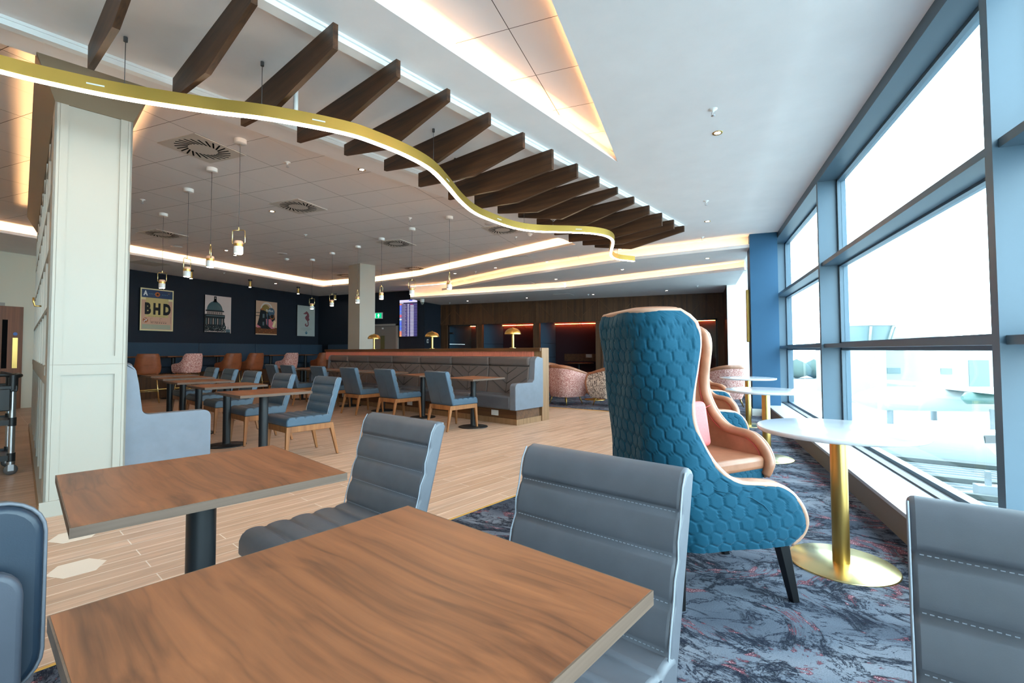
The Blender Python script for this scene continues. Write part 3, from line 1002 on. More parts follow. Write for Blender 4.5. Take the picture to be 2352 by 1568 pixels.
def make_teal(label):
    t = thing('wing_armchair', label, 'armchair')
    LIFT[0] = 0.14
    o = shell_grid(TEAL, 240, 190, 0, 0.066, 0.0105)
    o.build('outer_shell', M['velvet'], t)
    w_ = MB().tube(edge_path(TEAL, 60, 0.013, ntop=40), 0.0145, 10)
    w_.build('edge_welt', M['tan_light'], t)
    def padf(s, lev):
        return -0.012 * math.sin(min(1, max(0, lev[0] - 0.4)) * PI)
    i_ = shell_grid(TEAL, 90, 70, 0.055, v0=0.12, v1=1.0, flip=True, pad=padf)
    inner = i_.build('inner_lining', M['tan'], t)
    rl = MB().tube(edge_path(TEAL, 60, 0.042, v0=0.06, drop=0.012, pull=0.012, ntop=40), 0.034, 14)
    roll_ = rl.build('padded_roll', M['tan'], t)
    pp = MB().tube(edge_path(TEAL, 60, 0.068, v0=0.2, drop=0.016, pull=0.045, ntop=40), 0.0035, 6)
    for s_ in (-1, 1):
        pp.tube([(-0.30, s_ * 0.02, 0.66), (-0.26, s_ * 0.2, 0.66), (-0.16, s_ * 0.272, 0.74)], 0.003, 6)
    pp.build('piping', M['coral_pipe'], roll_)
    vs = MB().tube([shell_point(TEAL(v / 20), -(shell_len(TEAL(v / 20)) * 1.0 - 0.16 - 0.03 * v / 9), -0.0105)[0] for v in range(0, 9)], 0.0022, 5)
    vs.build('panel_seam', M['velvet'], t)
    c_ = MB().box(-0.31, 0.30, -0.285, 0.285, 0.335, 0.43)
    c_.build('seat_cushion', M['tan'], t, bevel=0.03, seg=4)
    def fa(a, c):
        y, z = -0.27 + 0.54 * a, 0.28 + 0.065 * c
        return (0.285 + 0.008 * min(1, hexd(y, z, 0.05) / 0.16) ** 0.5, y, z)
    f_ = MB().grid(fa, 90, 14)
    f_.box(-0.3, 0.28, -0.29, 0.29, 0.283, 0.335)
    f_.build('front_rail', M['velvet'], t)
    for (x1, y1, x0, y0) in ((0.25, 0.25, 0.31, 0.262), (0.25, -0.25, 0.31, -0.262), (-0.25, 0.23, -0.25, 0.24), (-0.25, -0.23, -0.25, -0.24)):
        l = MB()
        r1, r0 = 0.026, 0.017
        l.hexa([(x0 - r0, y0 - r0, 0.0), (x0 + r0, y0 - r0, 0.0), (x0 + r0, y0 + r0, 0.0), (x0 - r0, y0 + r0, 0.0)],
               [(x1 - r1, y1 - r1, 0.30), (x1 + r1, y1 - r1, 0.30), (x1 + r1, y1 + r1, 0.30), (x1 - r1, y1 + r1, 0.30)])
        l.build('leg', M['black_gloss'], t, bevel=0.003)
    LIFT[0] = 0.0
    return t
tc0 = make_teal('nearest teal quilted velvet wing armchair with black legs')
tc0['group'] = 'teal wing armchairs facing the windows'
A0 = math.radians(31)
tc0.location = (0.0, 2.63, 0.006); tc0.rotation_euler = (0, 0, A0)
A2 = math.radians(-43)
for (x, y, r, lab) in ((0.02, 3.74, A2, 'second teal wing armchair, holding the coral cushion and facing us'), (0.0, 5.31, A0, 'third teal wing armchair from the camera, back towards us'),
                       (0.0, 6.42, A2, 'fourth teal wing armchair from the camera, tan seat towards us'), (0.02, 7.78, A0, 'fifth teal wing armchair from the camera, back towards us'),
                       (0.03, 8.85, A2, 'farthest teal wing armchair, tan wing towards us')):
    dup(tc0, (x, y, 0.006), r, lab)
cu = MB().box(-0.045, 0.045, -0.17, 0.17, -0.17, 0.17)
cuo = cu.build('cushion', M['coral'], None, bevel=0.04, seg=5)
tag(cuo, 'coral scatter cushion leaning in the second teal armchair', 'cushion')
ca, sa = math.cos(A2), math.sin(A2)
def loc_in(cx, cy, x, y):
    return (cx + ca * x - sa * y, cy + sa * x + ca * y)
q = loc_in(0.02, 3.74, -0.11, -0.01)
cuo.location = (q[0], q[1], 0.006 + 0.61); cuo.rotation_euler = (0, -0.16, A2)

TUB = smooth_tab([(0.0, 0.17, -0.30, 0.31, 0.24, 0.26), (0.25, 0.30, -0.335, 0.35, 0.26, 0.33), (0.55, 0.50, -0.35, 0.365, 0.26, 0.36), (0.8, 0.655, -0.345, 0.36, 0.26, 0.335),
                  (1.0, 0.735, -0.34, 0.352, 0.26, 0.30)])
def tilt(levfn, k):
    def f(v):
        return levfn(v)
    return f
def make_tub(label, cloth):
    t = thing('tub_chair', label, 'armchair')
    def tilted(mb, f=0.13):
        for p in mb.v:
            if p.z > 0.4:
                p.z += (p.z - 0.4) / 0.335 * (0.06 - 0.16 * (p.x + 0.35) / 0.7)
        return mb
    tilted(shell_grid(TUB, 60, 24)).build('outer_shell', cloth, t)
    tilted(shell_grid(TUB, 60, 24, 0.08, v0=0.2, flip=True)).build('inner_lining', M['tan'], t)
    tilted(MB().tube(edge_path(TUB, 16, 0.035, v0=0.1, ntop=40, drop=-0.025), 0.045, 12)).build('arm_roll', M['tan'], t)
    MB().lathe([(0.28, 0.17), (0.32, 0.2), (0.32, 0.3), (0.0, 0.3)], 32, (0.02, 0, 0)).build('seat_base', cloth, t)
    MB().lathe([(0.0, 0.29), (0.27, 0.29), (0.29, 0.33), (0.29, 0.40), (0.26, 0.43), (0.0, 0.44)], 32, (0.04, 0, 0)).build('seat_cushion', M['tan'], t)
    for sx in (-1, 1):
        for sy in (-1, 1):
            MB().tube([(sx * 0.2, sy * 0.2, 0.2), (sx * 0.255, sy * 0.255, 0.0)], [0.017, 0.01], 10).build('leg', M['brass'], t)
    return t
tb1 = make_tub('pink boucle tub chair just right of the divider end post', M['pink'])
tb1['group'] = 'pink boucle tub chairs'
tb1.location = (-2.72, 10.12, 0.006); tb1.rotation_euler = (0, 0, math.radians(62))
dup(tb1, (0.5, 10.75, 0.006), math.radians(125), 'pink boucle tub chair beyond the white round tables, by the blue column', 'pink boucle tub chairs')
tb2 = make_tub('marbled cream tub chair half hidden by the big teal armchair', M['marble_cloth'])
tb2['group'] = 'marbled tub chairs'
tb2.location = (-1.75, 10.1, 0.006); tb2.rotation_euler = (0, 0, math.radians(150))
dup(tb2, (-3.45, 11.5, 0.006), math.radians(-30), 'marbled cream tub chair peeking from behind the pink tub chair', 'marbled tub chairs')

STOOL = smooth_tab([(0.0, 0.66, -0.20, 0.20, 0.15, 0.20), (0.2, 0.70, -0.225, 0.235, 0.16, 0.235), (0.45, 0.80, -0.245, 0.25, 0.16, 0.235), (0.6, 0.86, -0.255, 0.25, 0.16, 0.20),
                    (0.68, 0.885, -0.262, 0.245, 0.16, 0.02), (0.78, 0.95, -0.275, 0.235, 0.155, -0.08), (0.92, 1.06, -0.295, 0.22, 0.15, -0.12), (1.0, 1.115, -0.30, 0.20, 0.14, -0.16)])
def make_stool(label, cloth):
    t = thing('bar_stool', label, 'bar stool')
    shell_grid(STOOL, 60, 40).build('outer_shell', cloth, t)
    shell_grid(STOOL, 60, 40, 0.04, v0=0.15, flip=True).build('inner_shell', cloth, t)
    MB().tube(edge_path(STOOL, 30, 0.02, ntop=24), 0.021, 8).build('edge_roll', cloth, t)
    MB().box(-0.19, 0.21, -0.2, 0.2, 0.655, 0.76).build('seat', cloth, t, bevel=0.03, seg=3)
    for sx in (-1, 1):
        for sy in (-1, 1):
            MB().tube([(sx * 0.15, sy * 0.16, 0.67), (sx * 0.21, sy * 0.22, 0.0)], 0.012, 8).build('leg', M['brass_pale'], t)
    z = 0.27
    k = 0.15 + 0.06 * (0.67 - z) / 0.67
    k2 = k + 0.01
    MB().tube([(-k, -k2, z), (k, -k2, z), (k, k2, z), (-k, k2, z)], 0.009, 8, closed=True).build('footrest', M['brass_pale'], t)
    return t
s1 = make_stool('russet leather bar stool nearest the cream pillar, back towards us', M['brown'])
s1['group'] = 'russet bar stools at the high tables'
s1.location = (-11.85, 7.05, 0); s1.rotation_euler = (0, 0, math.radians(150))
for (x, y, r, lab) in ((-11.9, 6.35, 170, 'sliver of a russet bar stool at the pillar edge'), (-11.8, 9.05, 178, 'russet bar stool under the domed building picture, left of a pair'),
                       (-11.8, 9.75, 178, 'russet bar stool, right one of the close pair'), (-11.85, 12.45, 172, 'russet bar stool farthest away, beside the banquette end')):
    dup(s1, (x, y, 0), math.radians(r), lab)
s2 = make_stool('pink boucle bar stool beneath the first picture gap', M['pink'])
s2['group'] = 'pink bar stools at the high tables'
s2.location = (-11.8, 7.95, 0); s2.rotation_euler = (0, 0, math.radians(183))
dup(s2, (-11.8, 11.0, 0), math.radians(180), 'pink boucle bar stool beneath the collage poster')

ht = thing('high_table', 'high bar table nearest the cream pillar', 'table', (-12.45, 6.75, 0), 0, 'high tables along the navy banquette')
MB().box(-0.35, 0.35, -0.35, 0.35, 1.045, 1.07).build('tabletop', M['walnut'], ht)
MB().box(-0.2, 0.2, -0.2, 0.2, 1.03, 1.045).build('mounting_plate', M['black'], ht)
MB().cyl((0, 0, 0.01), 0.045, 1.03, 20).build('column', M['black'], ht)
MB().lathe([(0.25, 0), (0.25, 0.01), (0.05, 0.02)], 32).build('base', M['black'], ht)
for i, y in enumerate((8.0, 9.2, 10.95, 12.35)):
    dup(ht, (-12.45, y, 0), 0, ('high bar table behind the pink stool, below the first poster', 'high bar table behind the pair of russet stools', 'high bar table behind the pink stool, below the collage poster', 'high bar table farthest away, beside the wall corner')[i])

# navy high banquette
bq = thing('high_banquette', 'dark blue high banquette running along the navy poster wall', 'banquette')
for a, b in zip((6.42, 7.27, 9.09, 10.92, 12.74), (7.27, 9.09, 10.92, 12.74, 13.78)):
    MB().box(XW + 0.01, XW + 0.24, a + 0.003, b - 0.003, 0.78, 1.42).build('back_cushion', M['blue_seat'], bq, bevel=0.025, seg=3)
    MB().box(XW + 0.01, XW + 0.62, a + 0.003, b - 0.003, 0.63, 0.78).build('seat_cushion', M['blue_seat'], bq, bevel=0.03, seg=3)
MB().box(XW + 0.01, XW + 0.55, 6.42, 13.78, 0.0, 0.63).build('plinth', M['oak_dark'], bq)
MB().tube([(XW + 0.72, 6.45, 0.24), (XW + 0.72, 13.1, 0.24)], 0.016, 8).build('foot_rail', M['brass'], bq)
bq2 = MB().box(-12.56, -11.3, 13.5, 13.78, 0.78, 1.42).box(-12.56, -11.3, 13.2, 13.78, 0.0, 0.77)
tag(bq2.build('high_banquette', M['blue_seat'], None, bevel=0.025, seg=3), 'short return of the dark blue banquette in the far corner', 'banquette')

# ---------------------------------------------------------- divider and long banquette
dv = thing('low_divider', 'long waist high oak divider with coral slats behind the banquette', 'divider', (0, 0, 0), RT)
MB().box(6.34, 6.48, 4.95, 12.05, 0, 1.165).build('core_panel', M['oak_mid'], dv)
MB().box(6.29, 6.53, 4.80, 12.06, 1.165, 1.225).build('cap_rail', M['oak_mid'], dv, bevel=0.003)
MB().box(6.33, 6.53, 4.79, 4.955, 0, 1.222).build('end_post', M['oak_pale'], dv, bevel=0.003)
sl_ = MB()
for i in range(236):
    b = 4.97 + i * 0.03
    sl_.box(6.315, 6.34, b, b + 0.021, 0.98, 1.165)
sl_.box(6.335, 6.345, 4.96, 12.05, 0.95, 1.165)
sl_.build('slat_panel', M['coral_slat'], dv)
lb = thing('long_banquette', 'long grey upholstered banquette against the oak divider', 'banquette', (0, 0, 0), RT)
ed = [4.87, 5.79, 6.77, 7.73, 8.68, 9.61, 10.5, 11.38]
sm = MB()
for a, b in zip(ed[:-1], ed[1:]):
    m_ = MB()
    m_.hexa([(6.02, a + 0.004, 0.44), (6.3, a + 0.004, 0.44), (6.3, b - 0.004, 0.44), (6.02, b - 0.004, 0.44)],
            [(6.09, a + 0.004, 0.915), (6.3, a + 0.004, 0.915), (6.3, b - 0.004, 0.915), (6.09, b - 0.004, 0.915)])
    m_.build('back_cushion', M['taupe'], lb, bevel=0.02, seg=3)
    MB().box(6.07, 6.3, a + 0.004, b - 0.004, 0.915, 1.075).build('head_roll', M['taupe'], lb, bevel=0.045, seg=4)
    MB().box(5.60, 6.05, a + 0.003, b - 0.003, 0.24, 0.46).build('seat_cushion', M['vinyl_grey'], lb, bevel=0.035, seg=4)
    c_ = (a + b) / 2
    def pt(y, z):
        return (6.02 + 0.07 * (z - 0.44) / 0.475 - 0.0015, y, z)
    sm.tube([pt(c_, 0.47), pt(c_, 0.89)], 0.005, 5)
    for z in (0.72, 0.88, 1.04):
        for s_ in (-1, 1):
            y1, z1 = c_ + s_ * (b - a) * 0.47, z
            y0, z0 = c_, z - 0.26
            if z1 > 0.9:
                k = (0.9 - z0) / (z1 - z0); y1, z1 = y0 + (y1 - y0) * k, 0.9
            sm.tube([pt(y0, max(z0, 0.47)), pt(y1, z1)], 0.0065, 5)
sm.build('quilt_seams', mat('taupe seam', S(62, 56, 54), 0.9), lb)
MB().box(5.70, 6.3, 4.82, 11.5, 0.0, 0.24).build('plinth', M['oak_mid'], lb)
MB().box(5.685, 5.70, 4.815, 11.5, 0.0, 0.09).box(5.685, 6.32, 4.80, 4.82, 0.0, 0.09).build('plinth_skirting', M['oak_pale'], lb)
def lpanel(t0_, t1_, tb0, tb1, zlo, za, zb, b0, b1):
    """L-shaped upholstered end: arm from t0 to t1, back between tb0 and tb1"""
    pts = [(t0_, zlo), (t1_, zlo)]
    if tb0 > t0_:       # back on the far side
        pts = [(t0_, zlo), (tb1, zlo), (tb1, zb - 0.03)]
        for i in range(6):
            a = PI / 2 * i / 5
            pts.append((tb0 + 0.09 - 0.09 * math.sin(a) + 0.0, zb - 0.09 + 0.09 * math.cos(a)))
        for i in range(6):
            a = PI / 2 * i / 5
            pts.append((tb0 - 0.05 * math.sin(a) - 0.02, za + 0.05 - 0.05 * math.sin(a)))
        for i in range(6):
            a = PI / 2 * i / 5
            pts.append((t0_ + 0.07 - 0.07 * math.sin(a), za - 0.07 + 0.07 * math.cos(a)))
    mb = MB()
    mb.ext([(p[0], b0, p[1]) for p in pts], (0, b1 - b0, 0), smooth=True)
    return mb, pts
mb, pts = lpanel(5.60, 0, 6.10, 6.32, 0.24, 0.66, 1.08, 4.755, 4.875)
mb.build('end_arm', M['vinyl_panel'], lb, bevel=0.012, seg=3)
mb, pts = lpanel(5.60, 0, 6.10, 6.32, 0.24, 0.66, 1.08, 11.385, 11.5)
mb.build('end_arm', M['vinyl_panel'], lb, bevel=0.012, seg=3)
for (b, z) in ((5.28, 0.165), (7.55, 0.165), (10.0, 0.165)):
    s_ = MB().box(5.69, 5.70, b - 0.075, b + 0.075, z - 0.043, z + 0.043)
    s_.box(5.687, 5.69, b - 0.055, b - 0.01, z - 0.02, z + 0.02).box(5.687, 5.69, b + 0.01, b + 0.055, z - 0.02, z + 0.02)
    s_.build('power_socket', M['socket'], lb)

# grey booth end and its bench along the left row
bt = thing('booth_bench', 'pale blue grey bench with rounded end panel beside the cream pillar', 'banquette', (0, 0, 0), RT)
def lp2(b0, b1, inset=0.0):
    pts = [(0.845, 0.02), (1.46 - inset, 0.02), (1.46 - inset, 0.60 - inset)]
    for i in range(6):
        a = PI / 2 * i / 5
        pts.append((1.40 - inset + 0.06 * math.cos(a), 0.60 - inset + 0.06 * math.sin(a)))
    for i in range(6):
        a = PI / 2 * i / 5
        pts.append((1.01 - inset - 0.05 * math.sin(a), 0.71 - inset - 0.05 * math.cos(a)))
    pts.append((0.935 - inset, 0.92 - inset))
    for i in range(6):
        a = PI / 2 * i / 5
        pts.append((0.84 - inset + 0.08 * math.cos(a), 1.0 - inset + 0.08 * math.sin(a)))
    pts.append((0.845, 1.082 - inset))
    mb = MB()
    mb.ext([(p[0], b0, p[1]) for p in pts[::-1]], (0, b1 - b0, 0), smooth=True)
    return mb, pts
mb, pts = lp2(4.85, 4.95)
ep = mb.build('end_panel', M['vinyl_panel'], bt, bevel=0.01, seg=3)
MB().tube([(p[0] - 0.004, 4.858, p[1] - 0.004) for p in pts[2:]], 0.0035, 5).build('piping', M['vinyl_grey'], ep)
MB().box(0.845, 0.92, 4.96, 10.9, 0.40, 1.09).build('back_cushion', M['vinyl_grey'], bt, bevel=0.04, seg=4)
MB().box(0.86, 1.44, 4.96, 10.9, 0.26, 0.46).build('seat_cushion', M['vinyl_grey'], bt, bevel=0.04, seg=4)
MB().box(0.82, 1.38, 4.9, 10.9, 0.0, 0.28).build('plinth', M['oak_mid'], bt)

# front left armchair
ac = thing('lounge_chair', 'blurred blue and grey chair cropped by the left edge of the photo', 'armchair', TB(-0.16, 1.49), RT + PI / 2)
def rrect(w0, w1, z0, z1, r, n=6):
    pts = []
    for (cx, cz, a0) in ((w1 - r, z1 - r, 0), (w0 + r, z1 - r, PI / 2), (w0 + r, z0 + r, PI), (w1 - r, z0 + r, 1.5 * PI)):
        for i in range(n + 1):
            a = a0 + PI / 2 * i / n
            pts.append((cx + r * math.cos(a), cz + r * math.sin(a)))
    return pts
# local x points away from us (+b), local y = -t
m_ = MB(); m_.ext([(-0.04, -p[0], p[1]) for p in rrect(-0.25, 0.275, 0.50, 0.875, 0.07)], (-0.075, 0, 0), smooth=True)
bk = m_.build('backrest', M['vinyl_dark'], ac, bevel=0.012, seg=3)
m_ = MB(); m_.ext([(-0.135, -p[0], p[1]) for p in rrect(-0.25, 0.245, 0.12, 0.765, 0.055)], (-0.035, 0, 0), smooth=True)
m_.build('rear_panel', leather('dark grey vinyl', S(58, 62, 72), 0.5, 0.08), ac, bevel=0.01, seg=3)
MB().tube([(-0.10, -p[0], p[1]) for p in rrect(-0.253, 0.278, 0.497, 0.878, 0.07)], 0.004, 6, closed=True).build('piping', M['vinyl_grey'], bk)
MB().box(-0.13, 0.36, -0.26, 0.26, 0.34, 0.47).build('seat', M['vinyl_dark'], ac, bevel=0.03, seg=3)
for (x, y) in ((0.3, 0.2), (0.3, -0.2), (-0.1, 0.2), (-0.1, -0.2)):
    MB().hexa([(x - .012, y - .012, 0), (x + .012, y - .012, 0), (x + .012, y + .012, 0), (x - .012, y + .012, 0)],
              [(x - .02, y - .02, .35), (x + .02, y - .02, .35), (x + .02, y + .02, .35), (x - .02, y + .02, .35)]).build('leg', M['oak_leg'], ac)

# ---------------------------------------------------------- white round tables
rtb = thing('round_table', 'nearest white round table on a brass pedestal by the window', 'table', (0.715, 3.10, 0.006), 0, 'white round tables by the window')
MB().lathe([(0.0, 0.712), (0.39, 0.712), (0.397, 0.718), (0.40, 0.725), (0.40, 0.733), (0.397, 0.737), (0.392, 0.738), (0.0, 0.738)], 96).build('tabletop', M['white_stone'], rtb)
MB().cyl((0, 0, 0.008), 0.041, 0.704, 40).build('pedestal', M['brass'], rtb)
MB().lathe([(0.26, 0.0), (0.26, 0.006), (0.255, 0.009), (0.0, 0.011)], 80).build('base', M['brass_pale'], rtb)
dup(rtb, (0.68, 5.78, 0.006), 0, 'middle white round table on a brass pedestal by the window')
dup(rtb, (0.72, 8.2, 0.006), 0, 'farthest white round table, in front of the blue column')

# ---------------------------------------------------------- lattice screen with pillar
import math as _m
VS = math.radians(-3.0)
scr = thing('lattice_screen', 'cream panelled pillar with open lattice shelving running away behind it', 'partition', TB(0.385, 4.75), RT + VS)
PWd = 0.45
p = MB().use(M['cream'])
p.box(0.012, PWd - 0.012, 0.012, 0.34, 0, 3.1)
for (x0, x1) in ((0, 0.028), (0.03, 0.075), (PWd - 0.075, PWd - 0.03), (PWd - 0.028, PWd)):
    p.box(x0, x1, 0, 0.014, 0.11, 1.085).box(x0, x1, 0, 0.014, 1.088, 3.1)
p.box(0.075, PWd - 0.075, 0, 0.014, 1.01, 1.085).box(0.075, PWd - 0.075, 0, 0.014, 1.088, 1.15)
p.box(-0.02, PWd, -0.012, 0.34, 0, 0.11)
p.box(0, 0.013, 0.0, 0.34, 0, 3.1).box(PWd - 0.013, PWd, 0, 0.34, 0, 3.1)
p.use(M['cream_line']).box(0.028, 0.03, 0.004, 0.013, 0.11, 3.1).box(PWd - 0.03, PWd - 0.028, 0.004, 0.013, 0.11, 3.1).box(0, PWd, 0.004, 0.013, 1.085, 1.088)
p.build('pillar', None, scr)
LEN = 5.5
wn = MB()
LD = 0.13
wn.box(0.03, LD - 0.02, 0.34, LEN, 0, 1.0)
wn.box(-0.005, LD, 0.34, LEN, 1.0, 1.07)
y = 0.34
while y < LEN:
    wn.box(0.0, 0.03, y, y + 0.08, 0.1, 1.0)
    y += 0.62
wn.box(0.0, 0.03, 0.34, LEN, 0.93, 1.0).box(-0.02, 0.03, 0.34, LEN, 0, 0.1)
wn.build('wainscot', M['cream'], scr)
wn = MB().box(-0.024, -0.02, 0.0, LEN, 0, 0.09)
wn.build('skirting', M['oak_pale'], scr)
sh = MB()
y = 0.34
while y < LEN + 0.1:
    sh.box(0.0, LD, y, y + 0.04, 1.07, 3.0)
    y += 0.62
for z in (1.5, 1.95, 2.4, 2.85):
    sh.box(0.0, LD, 0.34, LEN, z, z + 0.03)
sh.build('shelf_lattice', M['cream'], scr)
hk = MB().tube([(-0.005, 1.6, 1.62), (-0.05, 1.6, 1.62), (-0.06, 1.6, 1.66), (-0.06, 1.6, 1.70)], 0.008, 8)
hk.build('coat_hook', M['brass'], scr)
cw = MB()
x0, x1, y0, y1 = 0.0, PWd, 0.0, LEN
cw.hexa([(x0, y0, 3.02), (x1, y0, 3.02), (x1, y1, 3.02), (x0, y1, 3.02)], [(x0 - 0.11, y0 - 0.19, ZC + 0.01), (x1 + 0.1, y0 - 0.19, ZC + 0.01), (x1 + 0.1, y1 + 0.11, ZC + 0.01), (x0 - 0.11, y1 + 0.11, ZC + 0.01)])
a0, a1, c0, c1 = x0 - 0.11, x1 + 0.1, y0 - 0.19, y1 + 0.11
for q_ in ((a0, a0 + 0.012, c0, c1), (a1 - 0.012, a1, c0, c1), (a0, a1, c0, c0 + 0.012), (a0, a1, c1 - 0.012, c1)):
    cw.box(*q_, ZC + 0.01, ZC + 0.045)
cw.box(x0 + 0.02, x1 - 0.02, y0, y1, ZC + 0.01, ZT)
cl_ = MB().box(a0 + 0.03, a0 + 0.045, c0 + 0.3, c1 - 0.03, ZC + 0.012, ZC + 0.02).box(a1 - 0.045, a1 - 0.03, c0 + 0.3, c1 - 0.03, ZC + 0.012, ZC + 0.02)
cl_.build('crown_light_strip', M['led_soft'], scr)
cw.build('crown', mat('taupe crown paint', S(118, 104, 84), 0.7), scr)

# ---------------------------------------------------------- trolley
tr = thing('service_trolley', 'black three tier service trolley with silver posts behind the pillar', 'trolley', TB(-0.13, 6.9), RT)
for (x, y) in ((0.44, -0.25), (0.44, 0.25), (-0.44, -0.25), (-0.44, 0.25)):
    m_ = MB().use(M['steel']).cyl((x, y, 0.14), 0.024, 0.72, 16)
    m_.use(M['black']).cyl((x, y, 0.13), 0.03, 0.08, 16).cyl((x, y, 0.47), 0.03, 0.08, 16).cyl((x, y, 0.82), 0.034, 0.14, 16)
    po = m_.build('post', None, tr)
    c_ = MB().use(M['steel']).cyl((x, y, 0.10), 0.03, 0.03, 12).box(x - 0.02, x + 0.02, y - 0.018, y - 0.014, 0.04, 0.1).box(x - 0.02, x + 0.02, y + 0.014, y + 0.018, 0.04, 0.1)
    c_.use(M['wire']).lathe([(0.02, -0.013), (0.048, -0.013), (0.05, 0.0), (0.048, 0.013), (0.02, 0.013)], 20, mx=Matrix.Translation((x, y, 0.05)) @ Matrix.Rotation(PI / 2, 4, 'X'))
    c_.build('castor', None, po)
for z in (0.14, 0.48):
    m_ = MB().use(M['plastic_blue']).box(-0.43, 0.43, -0.24, 0.24, z + 0.02, z + 0.035)
    m_.use(M['black']).box(-0.46, 0.46, -0.27, -0.24, z, z + 0.05).box(-0.46, 0.46, 0.24, 0.27, z, z + 0.05).box(-0.46, -0.43, -0.27, 0.27, z, z + 0.05).box(0.43, 0.46, -0.27, 0.27, z, z + 0.05)
    m_.build('shelf', None, tr)
m_ = MB().box(-0.43, 0.43, -0.24, 0.24, 0.80, 0.815).box(-0.46, 0.46, -0.28, -0.24, 0.80, 0.86).box(-0.46, 0.46, 0.24, 0.28, 0.80, 0.86).box(0.43, 0.47, -0.28, 0.28, 0.80, 0.86).box(-0.47, -0.43, -0.28, 0.28, 0.80, 0.86)
m_.box(-0.3, 0.42, -0.31, -0.28, 0.62, 0.83)
m_.build('top_tray', M['black'], tr, bevel=0.006)
m_ = MB()
for y in (-0.25, 0.25):
    m_.tube([(-0.44, y, 0.95), (0.38, y, 0.965), (0.44, y, 0.945)], 0.02, 10)
m_.tube([(0.45, -0.25, 0.94), (0.49, -0.15, 0.95), (0.49, 0.15, 0.95), (0.45, 0.25, 0.94)], 0.02, 10)
m_.build('handle_rail', M['black'], tr)
def cup(x, y, lab, z=0.862, r=0.042, h=0.075, handle=True, name='cup'):
    c_ = thing(name, lab, name, tuple((MT @ Vector((x - 0.13, y + 6.9, 0))).xy) + (0.816,), 0.4, 'crockery on the service trolley')
    MB().lathe([(r * 0.6, 0), (r * 0.9, 0.01), (r, h), (r * 0.93, h), (r * 0.8, 0.02), (0, 0.015)], 20).build('bowl', M['white_gloss'], c_)
    MB().tube([(r * 0.9, 0, h * 0.8), (r * 1.55, 0, h * 0.7), (r * 1.5, 0, h * 0.35), (r * 0.85, 0, h * 0.25)], 0.005, 8).build('handle', M['white_gloss'], c_)
cup(0.30, -0.12, 'white cup at the right end of the trolley top')
cup(0.12, -0.14, 'larger white jug beside the cup on the trolley top', r=0.06, h=0.12, name='jug')

# ---------------------------------------------------------- wooden fins
ZR = (3.05, 3.04, 3.08, 3.11, 3.10, 3.06, 3.00, 3.05, 3.08, 3.12, 3.11, 3.08, 3.01, 3.06, 3.11)
ZL = (3.05, 3.03, 3.06, 3.10, 3.09, 3.05, 3.02, 3.02, 3.07, 3.12, 3.10, 3.05, 3.02, 3.05, 3.09)
for k in range(-1, 15):
    t = 0.97 + 0.4735 * k if k < 11 else (6.20, 6.66, 7.14, 7.60)[k - 11]
    i = max(k, 0)
    br, bl = 2.66 + 0.012 * k, 4.13 + 0.026 * k
    zr, zl = ZR[i], ZL[i]
    m_ = MB()
    zt_ = ZC - 0.056
    pts = [(br, zt_), (bl, zt_), (bl, zl), (br + (0.50 + 0.07 * math.sin(k)) * (bl - br), 2.955), (br, zr)]
    m_.ext([(p[0] - br, -0.017, p[1]) for p in pts], (0, 0.034, 0))
    o = m_.build('ceiling_fin', M['fin'], None, TB(t, br), RT + PI / 2)
    tag(o, ('dark oak ceiling fin cropped at the top left corner' if k < 0 else 'dark oak ceiling fin, %s from the left of the photo' % ORD[k]), 'ceiling fin', 'dark oak fins hanging between the white battens')

# ---------------------------------------------------------- serpentine light
def catmull(P, n=8):
    out = []
    for i in range(len(P) - 1):
        p0, p1, p2, p3 = P[max(i - 1, 0)], P[i], P[i + 1], P[min(i + 2, len(P) - 1)]
        for j in range(n):
            t = j / n
            out.append(tuple(0.5 * (2 * p1[a] + (p2[a] - p0[a]) * t + (2 * p0[a] - 5 * p1[a] + 4 * p2[a] - p3[a]) * t * t + (3 * p1[a] - p0[a] - 3 * p2[a] + p3[a]) * t ** 3) for a in range(2)))
    out.append(tuple(P[-1]))
    return out
SP = [(-0.35, 4.12), (0.09, 4.08), (0.34, 4.02), (0.64, 3.91), (1.05, 3.69), (1.4, 3.47), (1.85, 3.28), (2.13, 3.25), (2.44, 3.27), (2.75, 3.35), (3.1, 3.54), (3.56, 3.82), (3.99, 4.02),
      (4.45, 4.10), (4.84, 4.11), (5.16, 4.0), (5.54, 3.67), (5.80, 3.47), (6.1, 3.40), (6.45, 3.50), (6.95, 3.80), (7.37, 4.04), (7.75, 4.12), (8.14, 3.98)]
path = catmull(SP, 10)
sp = thing('serpentine_light', 'long wavy brass ring light with a glowing underside hung below the fins', 'pendant light', (0, 0, 0), RT)
def ribbon(mb, path, w0, w1, z0, z1):
    A, B = offs(path, w0), offs(path, w1)
    n = len(path)
    vs = [(p[0], p[1], z0) for p in A] + [(p[0], p[1], z0) for p in B] + [(p[0], p[1], z1) for p in B] + [(p[0], p[1], z1) for p in A]
    fs = []
    for i in range(n - 1):
        for a in range(4):
            b = (a + 1) % 4
            fs.append((a * n + i, a * n + i + 1, b * n + i + 1, b * n + i)[::-1])
    fs.append((0, n, 2 * n, 3 * n)); fs.append((n - 1, 4 * n - 1, 3 * n - 1, 2 * n - 1))
    mb.raw(vs, fs)
m_ = MB(); ribbon(m_, path, -0.024, 0.024, 2.848, 2.935)
m_.build('profile', M['gold_paint'], sp, smooth=True, ang=30)
m_ = MB(); ribbon(m_, path, -0.019, 0.019, 2.838, 2.8475)
m_.build('diffuser', M['led_white'], sp)
